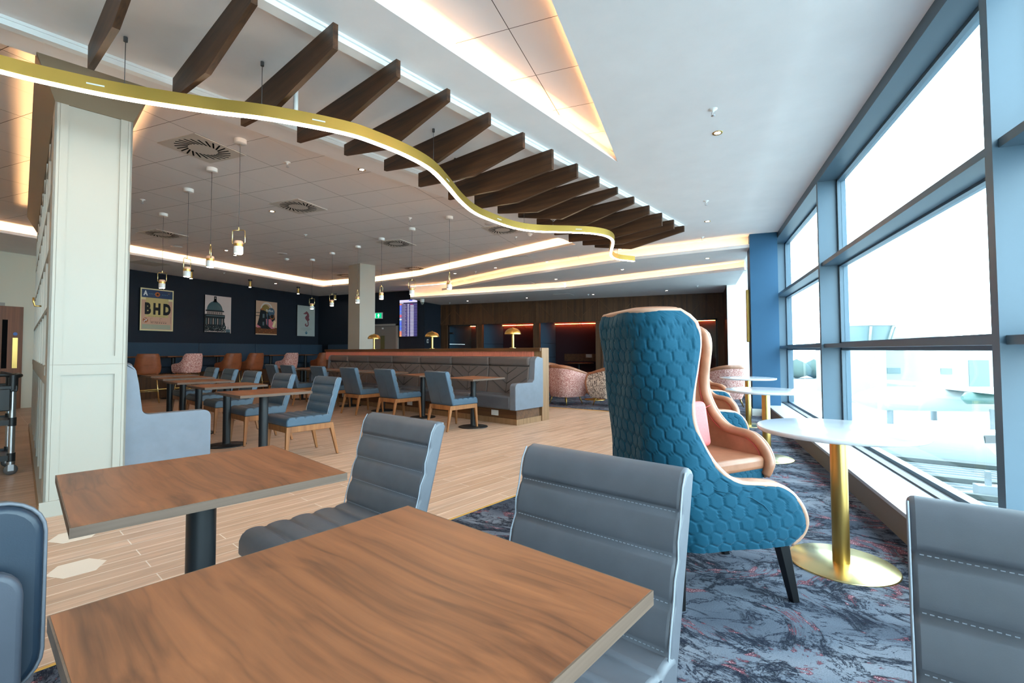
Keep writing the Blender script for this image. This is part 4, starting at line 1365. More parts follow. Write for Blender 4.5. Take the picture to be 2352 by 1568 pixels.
for (t, b) in ((0.64, 3.91), (1.34, 3.51), (2.81, 3.38), (3.4, 3.73), (5.0, 4.08), (5.35, 3.84), (7.75, 4.12)):
    m_ = MB().tube([(t, b, 2.93), (t, b, 3.245)], 0.0022, 6)
    m_.lathe([(0.012, 0), (0.012, 0.03), (0.004, 0.034)], 12, (t, b, ZC - 0.034)).cyl((t, b, 2.93), 0.006, 0.02, 10)
    m_.build('suspension_wire', M['wire'], sp)
pathn = offs(path, 0)
for i in (26, 56, 100, 131, 163):
    a, b = Vector(path[i]), Vector(path[i + 1])
    d = (b - a).normalized()
    n = Vector((-d.y, d.x))
    q = a - n * 0.026 if n.dot(Vector(a)) > 0 else a + n * 0.026
    m_ = MB()
    for w_, zz in ((0.045, 2.884),):
        p0, p1 = q - d * w_, q + d * w_
        m_.hexa([(p0.x, p0.y, zz), (p1.x, p1.y, zz), (p1.x + n.x * .003, p1.y + n.y * .003, zz), (p0.x + n.x * .003, p0.y + n.y * .003, zz)],
                [(p0.x, p0.y, zz + .009), (p1.x, p1.y, zz + .009), (p1.x + n.x * .003, p1.y + n.y * .003, zz + .009), (p0.x + n.x * .003, p0.y + n.y * .003, zz + .009)])
    m_.build('joint_plate', M['socket'], sp)

# ---------------------------------------------------------- pendants
G3 = 'slim pendants with brass yoke and white lamp'
pd = thing('pendant_lamp', 'x', 'pendant lamp', TB(1.86, 5.42, 0), 0, G3)
MB().lathe([(0, -0.045), (0.058, -0.045), (0.06, -0.042), (0.06, 0)], 28, (0, 0, ZT)).build('canopy', M['white_gloss'], pd)
MB().tube([(0, 0, 2.49), (0, 0, ZT - 0.04)], 0.0028, 6).build('cord', M['wire'], pd)
MB().tube([(0.0, 0, 2.465), (0.0, 0.055, 2.465), (0, 0.068, 2.452), (0, 0.068, 2.33), (0, 0.058, 2.318)], 0.005, 8).tube([(0.0, 0, 2.465), (0.0, -0.055, 2.465), (0, -0.068, 2.452), (0, -0.068, 2.33), (0, -0.058, 2.318)], 0.005, 8).cyl((0, 0, 2.46), 0.007, 0.035, 10).build('yoke', M['brass_pale'], pd)
hd = MB().lathe([(0.043, 2.215), (0.045, 2.22), (0.045, 2.285), (0.043, 2.29)], 28)
h_ = hd.build('lamp_head', M['white_gloss'], pd)
MB().lathe([(0.0435, 2.29), (0.0435, 2.318)], 28).build('brass_band', M['brass'], h_)
MB().lathe([(0.0435, 2.318), (0.0435, 2.335), (0.036, 2.35), (0.0, 2.353)], 28).build('lamp_top', M['blush'], h_)
MB().lathe([(0.0, 2.211), (0.034, 2.211), (0.036, 2.216)], 24).build('lens', M['bulb'], h_)
PN = [(1.86, 5.42, 110, 'white and brass pendant nearest the camera, in front of the largest diffuser row'), (1.93, 6.54, 60, 'white and brass pendant second in the left row'),
      (1.97, 7.62, 20, 'white and brass pendant third in the left row, with its yoke seen square on'), (2.06, 9.29, 115, 'white and brass pendant hanging in front of the airport code poster'),
      (5.27, 5.92, 35, 'white and brass pendant rightmost of the far row, yoke square on'), (5.31, 6.99, 95, 'white and brass pendant just above the departures screen'),
      (5.39, 8.08, 15, 'white and brass pendant right of the cream column'), (5.46, 9.07, 30, 'white and brass pendant in front of the cream column'),
      (5.44, 10.12, 90, 'white and brass pendant left of the cream column'), (5.51, 11.21, 105, 'white and brass pendant in front of the seahorse poster')]
for i, (t, b, r, lab) in enumerate(PN):
    if i == 0:
        pd.rotation_euler = (0, 0, math.radians(r)); pd['label'] = lab
    else:
        dup(pd, TB(t, b), math.radians(r), lab)

# ---------------------------------------------------------- swirl diffusers
def diffuser(x, y, z, lab, s=0.595):
    d = thing('air_diffuser', lab, 'air diffuser', (x, y, z), 0, 'square swirl diffusers in the tiled ceiling')
    MB().box(-s / 2, s / 2, -s / 2, s / 2, -0.008, 0.0).build('face_plate', mat('diffuser plate', S(206, 197, 187), 0.5) if 'dplate' not in M else M['dplate'], d)
    m_ = MB()
    for k in range(24):
        a = 2 * PI * k / 24
        r0, r1, w_ = 0.13, 0.265, 0.009
        u, v = Vector((math.cos(a), math.sin(a), 0)), Vector((-math.sin(a), math.cos(a), 0))
        off = v * 0.035
        p = [u * r0 + off * 1.6 - v * w_, u * r1 - v * w_, u * r1 + v * w_, u * r0 + off * 1.6 + v * w_]
        m_.hexa([(q.x, q.y, -0.0095) for q in p], [(q.x, q.y, -0.0075) for q in p])
    m_.build('slots', M['gap'], d)
    return d
M['dplate'] = mat('diffuser plate', S(206, 197, 187), 0.5)
d0 = diffuser(-5.1, 3.55, ZT, 'square swirl air diffuser, largest, beside the cream pillar')
for (t, b, lab) in ((3.34, 7.27, 'square swirl air diffuser second nearest, right of the front pendant'), (2.42, 10.95, 'square swirl air diffuser behind the leftmost pendants'),
                    (5.86, 8.25, 'square swirl air diffuser above the cream column area'), (6.5, 5.82, 'square swirl air diffuser just behind the wavy light'),
                    (7.35, 12.85, 'warmly lit swirl air diffuser left of the cream column'), (7.98, 10.4, 'warmly lit swirl air diffuser at the cove edge right of the cream column')):
    p = TB(t, b)
    dup(d0, (p.x, p.y, ZT), 0, lab)
# access panels
for (x, y, z, s, lab) in ((-3.79, 10.0, ZC, 0.62, 'pale square access panel between the cove lights'), (-4.4, 12.12, Z2, 0.5, 'pale square access panel on the middle step'),
                          (-3.7, 13.6, Z3, 0.5, 'grey square access panel over the booths'), (-11.95, 7.1, ZC, 0.6, 'dark grille panel in the soffit above the first poster')):
    m_ = MB().use(M['plaster'] if 'dark' not in lab else M['dplate']).box(-s / 2, s / 2, -s / 2, s / 2, -0.006, 0)
    m_.use(M['cream_line']).box(-s / 2 - 0.006, s / 2 + 0.006, -s / 2 - 0.006, s / 2 + 0.006, -0.003, 0.0)
    tag(m_.build('access_panel', None, None, (x, y, z)), lab, 'ceiling panel')
# downlights
dl = thing('downlight', 'x', 'downlight', (-0.9, 2.71, ZT), 0, 'small recessed downlights')
MB().lathe([(0.028, -0.002), (0.045, -0.006), (0.048, 0.0)], 28, cap=False).build('bezel', M['brass'], dl)
MB().lathe([(0.0, -0.001), (0.03, -0.001)], 24, cap=False).build('lens', M['bulb'], dl)
dl['label'] = 'recessed downlight in the triangular lit recess'
DLS = [(0.211, 4.86, ZC, 'recessed downlight in the pale ceiling nearest the windows'), (0.182, 8.19, ZC, 'recessed downlight in the pale ceiling beyond the sprinkler'),
       (-6.36, 5.58, ZT, 'recessed downlight left of the second diffuser'), (-3.86, 4.70, ZT, 'recessed downlight just behind the fins'),
       (-9.78, 7.38, ZT, 'recessed downlight right of the front pendant head'), (-10.08, 7.83, ZT, 'small recessed downlight under the front pendant'),
       (-3.26, 10.52, ZC, 'recessed downlight beside the pale access panel'), (-6.06, 11.18, ZC, 'recessed downlight right of the tall pendant'),
       (-4.70, 10.80, ZC, 'recessed downlight on the soffit between two cove lines'), (-1.46, 9.78, ZC, 'recessed downlight under the end of the wavy light'),
       (-3.4, 11.75, Z2, 'recessed downlight left on the middle step'), (-1.58, 10.94, Z2, 'recessed downlight centre on the middle step'), (0.215, 10.25, Z2, 'recessed downlight right on the middle step'),
       (-7.13, 14.04, Z3, 'recessed downlight leftmost over the booths'), (-5.0, 13.96, Z3, 'recessed downlight second over the booths'), (-2.87, 13.87, Z3, 'recessed downlight third over the booths'),
       (-0.78, 13.77, Z3, 'recessed downlight rightmost over the booths'), (-12.03, 10.72, ZC, 'recessed downlight between the two spotlights')]
for (x, y, z, lab) in DLS:
    dup(dl, (x, y, z), 0, lab)
# sprinklers
sp0 = thing('sprinkler', 'x', 'sprinkler', (-4.53, 4.18, ZT), 0, 'ceiling sprinklers')
MB().lathe([(0.036, 0), (0.034, -0.006), (0.012, -0.012), (0.008, -0.03)], 20).build('rose', M['trim_white'], sp0)
MB().tube([(0.012, 0, -0.028), (0.014, 0, -0.045), (0, 0, -0.058)], 0.002, 5).tube([(-0.012, 0, -0.028), (-0.014, 0, -0.045), (0, 0, -0.058)], 0.002, 5).lathe([(0, -0.06), (0.017, -0.06), (0.017, -0.057)], 16).build('deflector', M['steel'], sp0)
sp0['label'] = 'small white sprinkler right of the front pendant'
for (x, y, z, lab) in ((-7.64, 4.42, ZT, 'small sprinkler beside the cream pillar top'), (-4.52, 6.74, ZT, 'small sprinkler left of the wavy light bend'), (-7.04, 6.95, ZT, 'small sprinkler amid the tiled ceiling'),
                       (-3.33, 8.67, ZT, 'small sprinkler at the end of the tiled recess'), (0.158, 4.36, ZC, 'sprinkler in the pale ceiling nearest the windows'), (0.144, 7.05, ZC, 'sprinkler in the pale ceiling, second from the camera'),
                       (0.114, 9.3, ZC, 'sprinkler in the pale ceiling just before the cove'), (-2.42, 10.2, ZC, 'sprinkler on the soffit between the cove lines'), (-5.4, 11.1, ZC, 'sprinkler right of the tall pendant'),
                       (-7.95, 14.3, Z3, 'sprinkler at the left end over the booths'), (-5.82, 14.4, Z3, 'sprinkler second over the booths'), (-3.0, 13.8, Z3, 'sprinkler third over the booths'), (0.02, 13.05, Z3, 'sprinkler at the right end over the booths'),
                       (-11.6, 8.7, ZC, 'sprinkler in the soffit between the first two posters')):
    dup(sp0, (x, y, z), 0, lab)
for (x, y, zb, lab) in ((-2.817, 2.67, 2.93, 'white sprinkler drop pipe between the third and fourth fins'), (-1.885, 6.41, 3.02, 'white sprinkler drop pipe near the far fins')):
    s_ = thing('sprinkler_drop', lab, 'sprinkler', (x, y, 0), 0)
    MB().cyl((0, 0, zb + 0.05), 0.017, ZC - zb - 0.05, 16).lathe([(0.017, 0), (0.02, 0), (0.045, -0.015), (0.045, -0.02), (0.012, -0.024)], 20, (0, 0, zb + 0.05)).build('drop_pipe', M['trim_white'], s_)
    MB().tube([(0.014, 0, zb + 0.03), (0.016, 0, zb + 0.01), (0, 0, zb)], 0.003, 5).tube([(-0.014, 0, zb + 0.03), (-0.016, 0, zb + 0.01), (0, 0, zb)], 0.003, 5).cyl((0, 0, zb + 0.028), 0.02, 0.022, 12).build('sprinkler_head', M['steel'], s_)
# round ceiling discs
for (x, y, z, lab) in ((-9.3, 8.6, ZT, 'white smoke detector near the left cove light'), (-3.0, 8.55, ZT, 'white smoke detector beside the rear diffuser')):
    tag(MB().lathe([(0.0, -0.045), (0.03, -0.045), (0.04, -0.03), (0.055, -0.02), (0.055, 0)], 24).build('smoke_detector', M['trim_white'], None, (x, y, z)), lab, 'smoke detector')
for (x, y, z, lab) in ((-8.9, 8.1, ZT, 'flat white ceiling speaker left of the far pendants'), (-3.4, 7.6, ZT, 'flat white ceiling speaker behind the wavy light'), (-10.4, 6.7, ZT, 'flat round ceiling speaker above the first pendants')):
    tag(MB().lathe([(0.0, -0.006), (0.10, -0.006), (0.105, 0)], 32).build('ceiling_speaker', M['plaster'], None, (x, y, z)), lab, 'ceiling speaker')
# brass spotlights
sl0 = thing('spotlight', 'x', 'spotlight', (-11.99, 8.1, ZC), 0, 'brass cylinder spotlights over the posters')
MB().cyl((0, 0, -0.03), 0.055, 0.03, 20).cyl((0, 0, -0.05), 0.02, 0.03, 12).build('ceiling_rose', M['black'], sl0)
b_ = MB().use(M['dark_metal']).cyl((0, 0, -0.22), 0.035, 0.17, 24)
b_ = b_.build('barrel', M['brass'], sl0)
MB().lathe([(0, -0.221), (0.03, -0.221), (0.03, -0.219)], 20).build('lens', M['bulb'], b_)
sl0['label'] = 'brass cylinder spotlight half hidden by a pendant lamp'
for (x, y, lab) in ((-12.04, 9.84, 'brass cylinder spotlight above the domed building picture'), (-12.01, 11.58, 'brass cylinder spotlight above the collage poster'), (-12.16, 13.42, 'brass cylinder spotlight in the far corner')):
    dup(sl0, (x, y, ZC), 0, lab)
for (y, k) in ((8.1, 0), (9.84, 1), (11.58, 2), (13.3, 3)):
    sd = bpy.data.lights.new('spotlight_beam', 'SPOT')
    sd.energy = 14
    sd.color = (1, 0.82, 0.66)
    sd.spot_size = 1.0
    sd.spot_blend = 0.9
    sd.shadow_soft_size = 0.03
    so = bpy.data.objects.new('spotlight_beam', sd)
    so.location = (-12.02, y, ZC - 0.24)
    so.rotation_euler = (0, -0.55, 0)
    COL.objects.link(so)
# security camera
sc0 = thing('security_camera', 'white dome camera under the corner of the lowest soffit', 'security camera', (-8.2, 12.95, Z3))
MB().lathe([(0.07, 0), (0.065, -0.08), (0.06, -0.1)], 24).build('housing', M['socket'], sc0)
MB().lathe([(0.058, -0.1), (0.045, -0.15), (0.02, -0.18), (0, -0.185)], 24).build('dome', mat('grey dome', S(120, 124, 116), 0.3), sc0)

# ---------------------------------------------------------- mushroom lamps on the divider
ml = thing('mushroom_lamp', 'brass mushroom table lamp nearest the divider end post', 'table lamp', TB(6.41, 5.5, 1.225), 0, 'brass mushroom lamps on the divider')
MB().lathe([(0.06, 0), (0.06, 0.008), (0.0, 0.012)], 32).build('base', M['brass_pale'], ml)
MB().cyl((0, 0, 0.008), 0.024, 0.25, 24).build('stem', M['brass'], ml)
prof = [(0.148, 0.245)] + [(0.148 * math.cos(a), 0.25 + 0.11 * math.sin(a)) for a in [PI / 2 * i / 10 for i in range(10)]] + [(0.012, 0.362), (0.012, 0.372), (0.0, 0.376)]
MB().lathe(prof, 40).build('shade', M['brass'], ml)
dup(ml, TB(6.41, 7.74, 1.225), 0, 'brass mushroom table lamp in front of the blue wall, middle of three')
dup(ml, TB(6.41, 9.9, 1.225), 0, 'brass mushroom table lamp at the edge of the cream column, farthest of three')

# ---------------------------------------------------------- wall sconce, switch, exit sign, screen
ws = thing('wall_sconce', 'tall slim brass wall light on the left face of the blue column', 'wall light', (0.9, 9.62, 1.8))
MB().box(-0.055, 0.0, -0.05, 0.05, -0.48, 0.48).build('cover', M['brass'], ws, bevel=0.01)
MB().box(-0.01, 0.0, 0.05, 0.054, -0.44, 0.44).build('light_slot', M['trim_white'], ws)
tg = MB().use(M['socket']).box(-8.65, -8.64, 13.95, 14.05, 1.45, 1.58)
tg.use(M['frame_dark']).box(-8.64, -8.637, 13.97, 14.03, 1.47, 1.56)
tag(tg.build('wall_switch'), 'small black and white switch plate on the blue return wall', 'switch')
sk = MB().use(M['socket']).box(1.14, 1.15, 4.95, 5.1, 0.05, 0.14)
tag(sk.build('wall_socket'), 'white socket on the front of the window sill', 'socket')
ex = thing('exit_sign', 'green illuminated exit sign with white arrow', 'exit sign', (-10.6, 13.72, 2.43))
MB().box(-0.25, 0.25, 0, 0.06, -0.11, 0.11).build('housing', M['socket'], ex)
a_ = MB().use(emit('exit green', (0.0, 0.55, 0.22, 1), 1.0, S(0, 120, 60))).box(-0.235, 0.235, -0.003, 0, -0.09, 0.09)
a_.use(emit('exit white', (1, 1, 1, 1), 1.3)).raw([(0.07, -0.006, -0.0), (0.115, -0.006, 0.075), (0.16, -0.006, 0.0)], [(0, 1, 2)]).raw([(0.098, -0.006, -0.07), (0.132, -0.006, -0.07), (0.132, -0.006, 0.005), (0.098, -0.006, 0.005)], [(0, 1, 2, 3)])
a_.raw([(-0.09, -0.006, -0.08), (-0.02, -0.006, -0.08), (-0.02, -0.006, 0.08), (-0.09, -0.006, 0.08)], [(0, 1, 2, 3)])
a_.lathe([(0, 0), (0.016, 0)], 12, cap=False, mx=Matrix.Translation((-0.14, -0.006, 0.06)) @ Matrix.Rotation(PI / 2, 4, 'X'))
a_.tube([(-0.15, -0.005, 0.04), (-0.165, -0.005, 0.0), (-0.14, -0.005, -0.03), (-0.155, -0.005, -0.07)], 0.008, 5).tube([(-0.165, -0.005, 0.0), (-0.19, -0.005, -0.04), (-0.215, -0.005, -0.03)], 0.008, 5).tube([(-0.15, -0.005, 0.035), (-0.12, -0.005, 0.01), (-0.105, -0.005, 0.02)], 0.006, 5)
a_.build('sign_face', None, ex)
ds = thing('departures_screen', 'tall portrait departures screen on the navy wall', 'screen', (-9.24, 13.8, 2.3))
MB().box(-0.37, 0.37, -0.09, -0.01, -0.655, 0.65).build('bezel', M['black'], ds)
sc_m = MB()
E_ = {k: emit('screen ' + k, c, s, (0.01, 0.01, 0.012, 1)) for k, c, s in (('indigo', S(74, 70, 128), 0.8), ('indigo dark', S(62, 60, 116), 0.75), ('lilac', S(205, 200, 245), 1.0), ('blue', S(20, 80, 230), 0.9), ('sky', S(40, 130, 200), 0.8),
      ('red', S(210, 50, 80), 0.9), ('orange', S(230, 110, 50), 0.9), ('amber', S(235, 160, 50), 0.9), ('white', S(225, 225, 235), 0.95), ('text', S(190, 185, 200), 0.75), ('dark', S(28, 28, 44), 0.5))}
def R(k, x0, x1, z0, z1, y=-0.0915):
    sc_m.use(E_[k]).raw([(x0, y, z0), (x1, y, z0), (x1, y, z1), (x0, y, z1)], [(0, 1, 2, 3)])
R('indigo', -0.355, 0.355, -0.625, 0.51)
R('dark', -0.355, 0.355, 0.51, 0.545, -0.0917)
R('lilac', -0.355, 0.355, 0.545, 0.635)
R('blue', 0.03, 0.16, 0.60, 0.632, -0.093)
R('text', -0.30, 0.02, 0.565, 0.575, -0.093)
R('white', -0.345, -0.2, 0.518, 0.535, -0.093)
rows = ['orange', 'blue', 'blue', 'blue', 'blue', 'sky', 'blue', 'sky', 'red', 'red', 'sky', 'white', 'sky', 'blue', 'blue', 'blue', 'sky', 'blue', 'blue', 'sky', 'orange', 'orange', 'orange', 'amber']
hgt = 1.13 / 24
for i, k in enumerate(rows):
    z1 = 0.505 - i * hgt
    if i % 2:
        R('indigo dark', -0.26, 0.355, z1 - hgt, z1, -0.092)
    R(k, -0.355, -0.27, z1 - hgt + 0.002, z1 - 0.002, -0.093)
    R('white', -0.335, -0.285, z1 - hgt * 0.7, z1 - hgt * 0.5, -0.0935)
    R('text', -0.255, -0.225, z1 - hgt * 0.65, z1 - hgt * 0.3, -0.0935)
    R('text', -0.205, -0.12 + 0.05 * ((i * 7) % 5) / 5, z1 - hgt * 0.65, z1 - hgt * 0.35, -0.0935)
    R('white', -0.03, 0.03, z1 - hgt * 0.7, z1 - hgt * 0.3, -0.0935)
    if i:
        R('white', 0.08, 0.22, z1 - hgt * 0.7, z1 - hgt * 0.3, -0.0935)
    else:
        R('red', 0.08, 0.18, z1 - hgt * 0.7, z1 - hgt * 0.35, -0.0935)
so_ = sc_m.build('display', None, ds)

# ---------------------------------------------------------- posters
def poster(y0, lab, frame_mat):
    t = thing('poster', lab, 'poster', (XW, y0, 1.73), PI / 2, 'framed prints on the navy wall')
    # local x along the wall (world +Y), local -y into the room
    m_ = MB().box(0, 0.82, -0.05, -0.0, 0, 1.10)
    m_.build('frame', frame_mat, t)
    return t
class P2:
    def __init__(s):
        s.mb = MB(); s.k = 0
    def rect(s, m_, x0, x1, z0, z1, layer=1):
        y = -0.0505 - layer * 0.0008
        s.mb.use(m_).raw([(x0, y, z0), (x1, y, z0), (x1, y, z1), (x0, y, z1)], [(0, 1, 2, 3)])
    def poly(s, m_, pts, layer=2):
        y = -0.0505 - layer * 0.0008
        loops = [[Vector((p[0], p[1], 0)) for p in pts]]
        s.mb.use(m_).raw([(p[0], y, p[1]) for p in pts], [tuple(q) for q in geometry.tessellate_polygon(loops)])
    def disc(s, m_, cx, cz, r, layer=2, n=28, rz=None):
        s.poly(m_, [(cx + r * math.cos(2 * PI * i / n), cz + (rz or r) * math.sin(2 * PI * i / n)) for i in range(n)], layer)
    def text(s, m_, txt, size, cx, cz, layer=3, sx=1.0, bold=0.0):
        s.mb.use(m_)
        text_into(s.mb, txt, size, (cx, -0.0505 - layer * 0.0008, cz), (sx, 0, 0), (0, 0, 1), bold=bold)
pm = lambda n_, c_: mat('print ' + n_, c_, 0.6, spec=0.3)
I = {n_: pm(n_, S(*c_)) for n_, c_ in dict(cream=(226, 210, 160), navy=(48, 66, 98), ochre=(200, 178, 120), salmon=(206, 160, 136), ink=(22, 22, 24), grey=(140, 146, 136), rust=(170, 96, 52), sky=(120, 190, 200),
     paper=(210, 190, 184), dome=(70, 92, 96), stone=(170, 150, 142), dark=(26, 32, 36), slate=(90, 108, 114), tan=(196, 160, 136), olive=(140, 118, 66), steel=(66, 90, 110), pinkc=(200, 116, 130),
     brownc=(104, 62, 36), white=(220, 222, 224), sea=(176, 182, 178), maroon=(130, 74, 80), teal=(70, 110, 130), offwhite=(204, 198, 190)).items()}
# first poster: airport code
p0 = poster(7.67, 'luggage tag style BHD airport code poster', M['black'])
q = P2()
q.rect(I['cream'], 0.0, 0.82, 0, 1.10, 0)
q.rect(I['salmon'], 0.03, 0.79, 0.03, 0.80); q.rect(I['ochre'], 0.13, 0.69, 0.36, 0.80, 2); q.rect(I['ochre'], 0.13, 0.69, 0.80, 0.86, 1)
q.rect(I['navy'], 0.03, 0.79, 0.86, 1.07)
q.text(I['white'], 'A', 0.16, 0.12, 0.965, 3, 0.8, 0.01)
q.disc(I['rust'], 0.41, 0.96, 0.062, 2); q.disc(I['ink'], 0.41, 0.96, 0.026, 3)
for i in range(4):
    for (x0, s_) in ((0.215 + i * 0.04, 1), (0.53 + i * 0.04, -1)):
        q.poly(I['sky'], [(x0 - 0.008 * s_, 0.972), (x0 + 0.008 * s_, 0.962), (x0 - 0.008 * s_, 0.952)], 2)
q.text(I['olive'], '07', 0.06, 0.70, 1.0)
for ch, x in (('B', 0.175), ('H', 0.40), ('D', 0.65)):
    q.text(I['ink'], ch, 0.38, x, 0.56, 4, 0.66, 0.024)
q.text(I['ink'], 'B E L F A S T   C I T Y   A I R P O R T', 0.026, 0.40, 0.375, 3)
q.disc(I['rust'], 0.13, 0.27, 0.062, 2)
q.poly(I['white'], [(0.09, 0.23), (0.17, 0.31), (0.178, 0.302), (0.10, 0.222)], 3)
q.poly(I['white'], [(0.095, 0.30), (0.14, 0.29), (0.15, 0.245), (0.16, 0.24), (0.155, 0.30), (0.10, 0.312)], 3)
q.poly(I['white'], [(0.085, 0.25), (0.105, 0.25), (0.108, 0.232), (0.118, 0.23), (0.112, 0.262), (0.088, 0.262)], 3)
for (x0, x1, z0, z1) in ((0.25, 0.253, 0.2, 0.33), (0.25, 0.31, 0.327, 0.33), (0.48, 0.483, 0.25, 0.33), (0.48, 0.53, 0.327, 0.33), (0.25, 0.64, 0.247, 0.25)):
    q.rect(I['dark'], x0, x1, z0, z1, 3)
q.text(I['dark'], '97-750', 0.062, 0.35, 0.21, 3)
for i in range(4):
    q.poly(I['dark'], [(0.455 + i * 0.052, 0.198), (0.485 + i * 0.052, 0.208), (0.49 + i * 0.052, 0.226), (0.46 + i * 0.052, 0.216)], 3)
for i in range(5):
    q.poly(I['dark'], [(0.745, 0.22 + i * 0.035), (0.762, 0.22 + i * 0.035), (0.7535, 0.24 + i * 0.035)], 3)
q.rect(I['grey'], 0.05, 0.75, 0.045, 0.165, 2)
for i in range(44):
    q.rect(I['cream'], 0.054 + i * 0.016, 0.058 + i * 0.016, 0.045, 0.165, 3)
q.mb.build('print', None, p0)
# second poster: domed civic building
p1 = poster(9.37, 'black and white print of a domed civic building', M['black'])
q = P2()
q.rect(I['paper'], 0.0, 0.82, 0, 1.10, 0)
cx = 0.30
q.disc(I['dome'], cx, 0.66, 0.245, 1, 40, 0.27)
q.rect(I['dark'], cx - 0.03, cx + 0.05, 0.90, 1.08, 2); q.poly(I['dark'], [(cx - 0.05, 0.92), (cx + 0.07, 0.92), (cx + 0.03, 1.0), (cx - 0.01, 1.0)], 2); q.disc(I['paper'], cx + 0.01, 1.03, 0.015, 3)
q.rect(I['dark'], cx - 0.06, cx + 0.08, 0.90, 0.925, 3)
for i in range(9):
    a = -1.2 + 2.4 * i / 8
    q.poly(I['slate'], [(cx + 0.235 * math.sin(a), 0.66 + 0.02), (cx + 0.235 * math.sin(a) + 0.012, 0.68), (cx + 0.16 * math.sin(a) + 0.01, 0.66 + 0.2 * math.cos(a * 0.7)), (cx + 0.15 * math.sin(a), 0.66 + 0.2 * math.cos(a * 0.7))], 3)
q.rect(I['dark'], cx - 0.28, cx + 0.29, 0.63, 0.67, 3); q.rect(I['stone'], cx - 0.25, cx + 0.26, 0.545, 0.63, 3)
for i in range(8):
    q.rect(I['dark'], cx - 0.22 + i * 0.06, cx - 0.20 + i * 0.06, 0.555, 0.62, 4)
q.rect(I['dark'], cx - 0.30, cx + 0.32, 0.44, 0.545, 3); q.rect(I['slate'], cx - 0.26, cx + 0.30, 0.49, 0.515, 4)
q.rect(I['dark'], 0.0, cx + 0.30, 0.22, 0.44, 3)
for i in range(8):
    q.rect(I['stone'] if i % 2 else I['slate'], 0.03 + i * 0.07, 0.06 + i * 0.07, 0.25, 0.43, 4)
q.rect(I['dark'], 0.0, 0.66, 0.05, 0.22, 3)
q.poly(I['dark'], [(0.58, 0.2), (0.64, 0.2), (0.62, 0.3), (0.61, 0.34), (0.60, 0.3)], 4)
random.seed(3)
for i in range(120):
    x, z = random.random() * 0.64, 0.02 + random.random() * 0.2
    q.rect(random.choice([I['slate'], I['stone'], I['dark'], I['grey']]), x, x + 0.008 + random.random() * 0.025, z, z + 0.006 + random.random() * 0.015, 5)
q.rect(I['dark'], 0.0, 0.80, 0.0, 0.03, 4); q.rect(I['slate'], 0.66, 0.80, 0.03, 0.12, 2); q.rect(I['dark'], 0.72, 0.73, 0.03, 0.2, 3)
q.mb.build('print', None, p1)
# third poster: city collage
p2 = poster(11.06, 'brown collage poster with circles and the word Belfast', M['black'])
q = P2()
q.rect(I['tan'], 0, 0.82, 0, 1.10, 0)
q.rect(I['brownc'], 0, 0.82, 0.03, 0.24, 1)
q.disc(I['offwhite'], 0.40, 0.84, 0.23, 1); q.disc(I['tan'], 0.41, 0.83, 0.19, 2)
q.disc(I['olive'], 0.36, 0.84, 0.15, 3)
q.poly(I['dark'], [(0.17, 0.84), (0.40, 0.76), (0.44, 0.2), (0.22, 0.2), (0.05, 0.32), (0.12, 0.55)], 4)
q.poly(I['dark'], [(0.42, 0.74), (0.70, 0.72), (0.74, 0.52), (0.62, 0.42), (0.56, 0.2), (0.40, 0.2)], 4)
q.disc(I['steel'], 0.58, 0.76, 0.14, 5); q.disc(I['rust'], 0.62, 0.60, 0.085, 5); q.disc(I['dark'], 0.62, 0.61, 0.065, 6)
q.poly(I['pinkc'], [(0.38, 0.52), (0.58, 0.52), (0.74, 0.22), (0.60, 0.2), (0.40, 0.34)], 5)
q.poly(I['pinkc'], [(0.02, 0.34), (0.2, 0.24), (0.05, 0.22)], 5)
q.rect(I['dark'], 0.44, 0.48, 0.18, 0.72, 6); q.rect(I['slate'], 0.25, 0.31, 0.3, 0.42, 6); q.rect(I['slate'], 0.25, 0.32, 0.55, 0.68, 6); q.rect(I['steel'], 0.42, 0.45, 0.3, 0.7, 7)
q.rect(I['dark'], 0.0, 0.16, 0.7, 0.72, 5); q.rect(I['dark'], 0.0, 0.14, 0.6, 0.62, 5)
q.poly(I['rust'], [(0.18, 0.86), (0.28, 0.86), (0.27, 0.8), (0.19, 0.8)], 6)
q.poly(I['cream'], [(0.62, 0.28), (0.72, 0.48), (0.78, 0.44), (0.70, 0.24)], 6)
for i in range(10):
    q.rect(I['rust'], 0.05 + i * 0.075, 0.09 + i * 0.075, 0.06 + (i % 3) * 0.05, 0.075 + (i % 3) * 0.05, 6)
q.text(I['white'], 'Belfast', 0.11, 0.52, 0.80, 8)
for i in range(40):
    q.rect(I['cream'], 0.005 + i * 0.02, 0.016 + i * 0.02, 0.008, 0.028, 3)
q.mb.build('print', None, p2)
# fourth poster: seahorse
p3 = poster(12.75, 'pale grey poster of a maroon seahorse over small lettering', M['black'])
q = P2()
q.rect(I['sea'], 0, 0.82, 0, 1.10, 0)
q.poly(I['maroon'], [(0.27, 0.81), (0.36, 0.86), (0.42, 0.91), (0.47, 0.88), (0.53, 0.82), (0.55, 0.74), (0.53, 0.66), (0.57, 0.62), (0.54, 0.57), (0.50, 0.55), (0.48, 0.58), (0.44, 0.56), (0.39, 0.60),
                     (0.35, 0.66), (0.38, 0.72), (0.44, 0.77), (0.44, 0.80), (0.38, 0.79), (0.30, 0.795)], 1)
sn = [(0.46, 0.60), (0.50, 0.50), (0.51, 0.42), (0.47, 0.37), (0.40, 0.37), (0.37, 0.41), (0.40, 0.445)]
for a, b in zip(sn[:-1], sn[1:]):
    d = (Vector(b) - Vector(a)).normalized(); n = Vector((-d.y, d.x)) * 0.024
    a2, b2 = Vector(a) - d * 0.01, Vector(b) + d * 0.01
    q.poly(I['maroon'], [tuple(a2 - n), tuple(b2 - n * 0.85), tuple(b2 + n * 0.85), tuple(a2 + n)], 2)
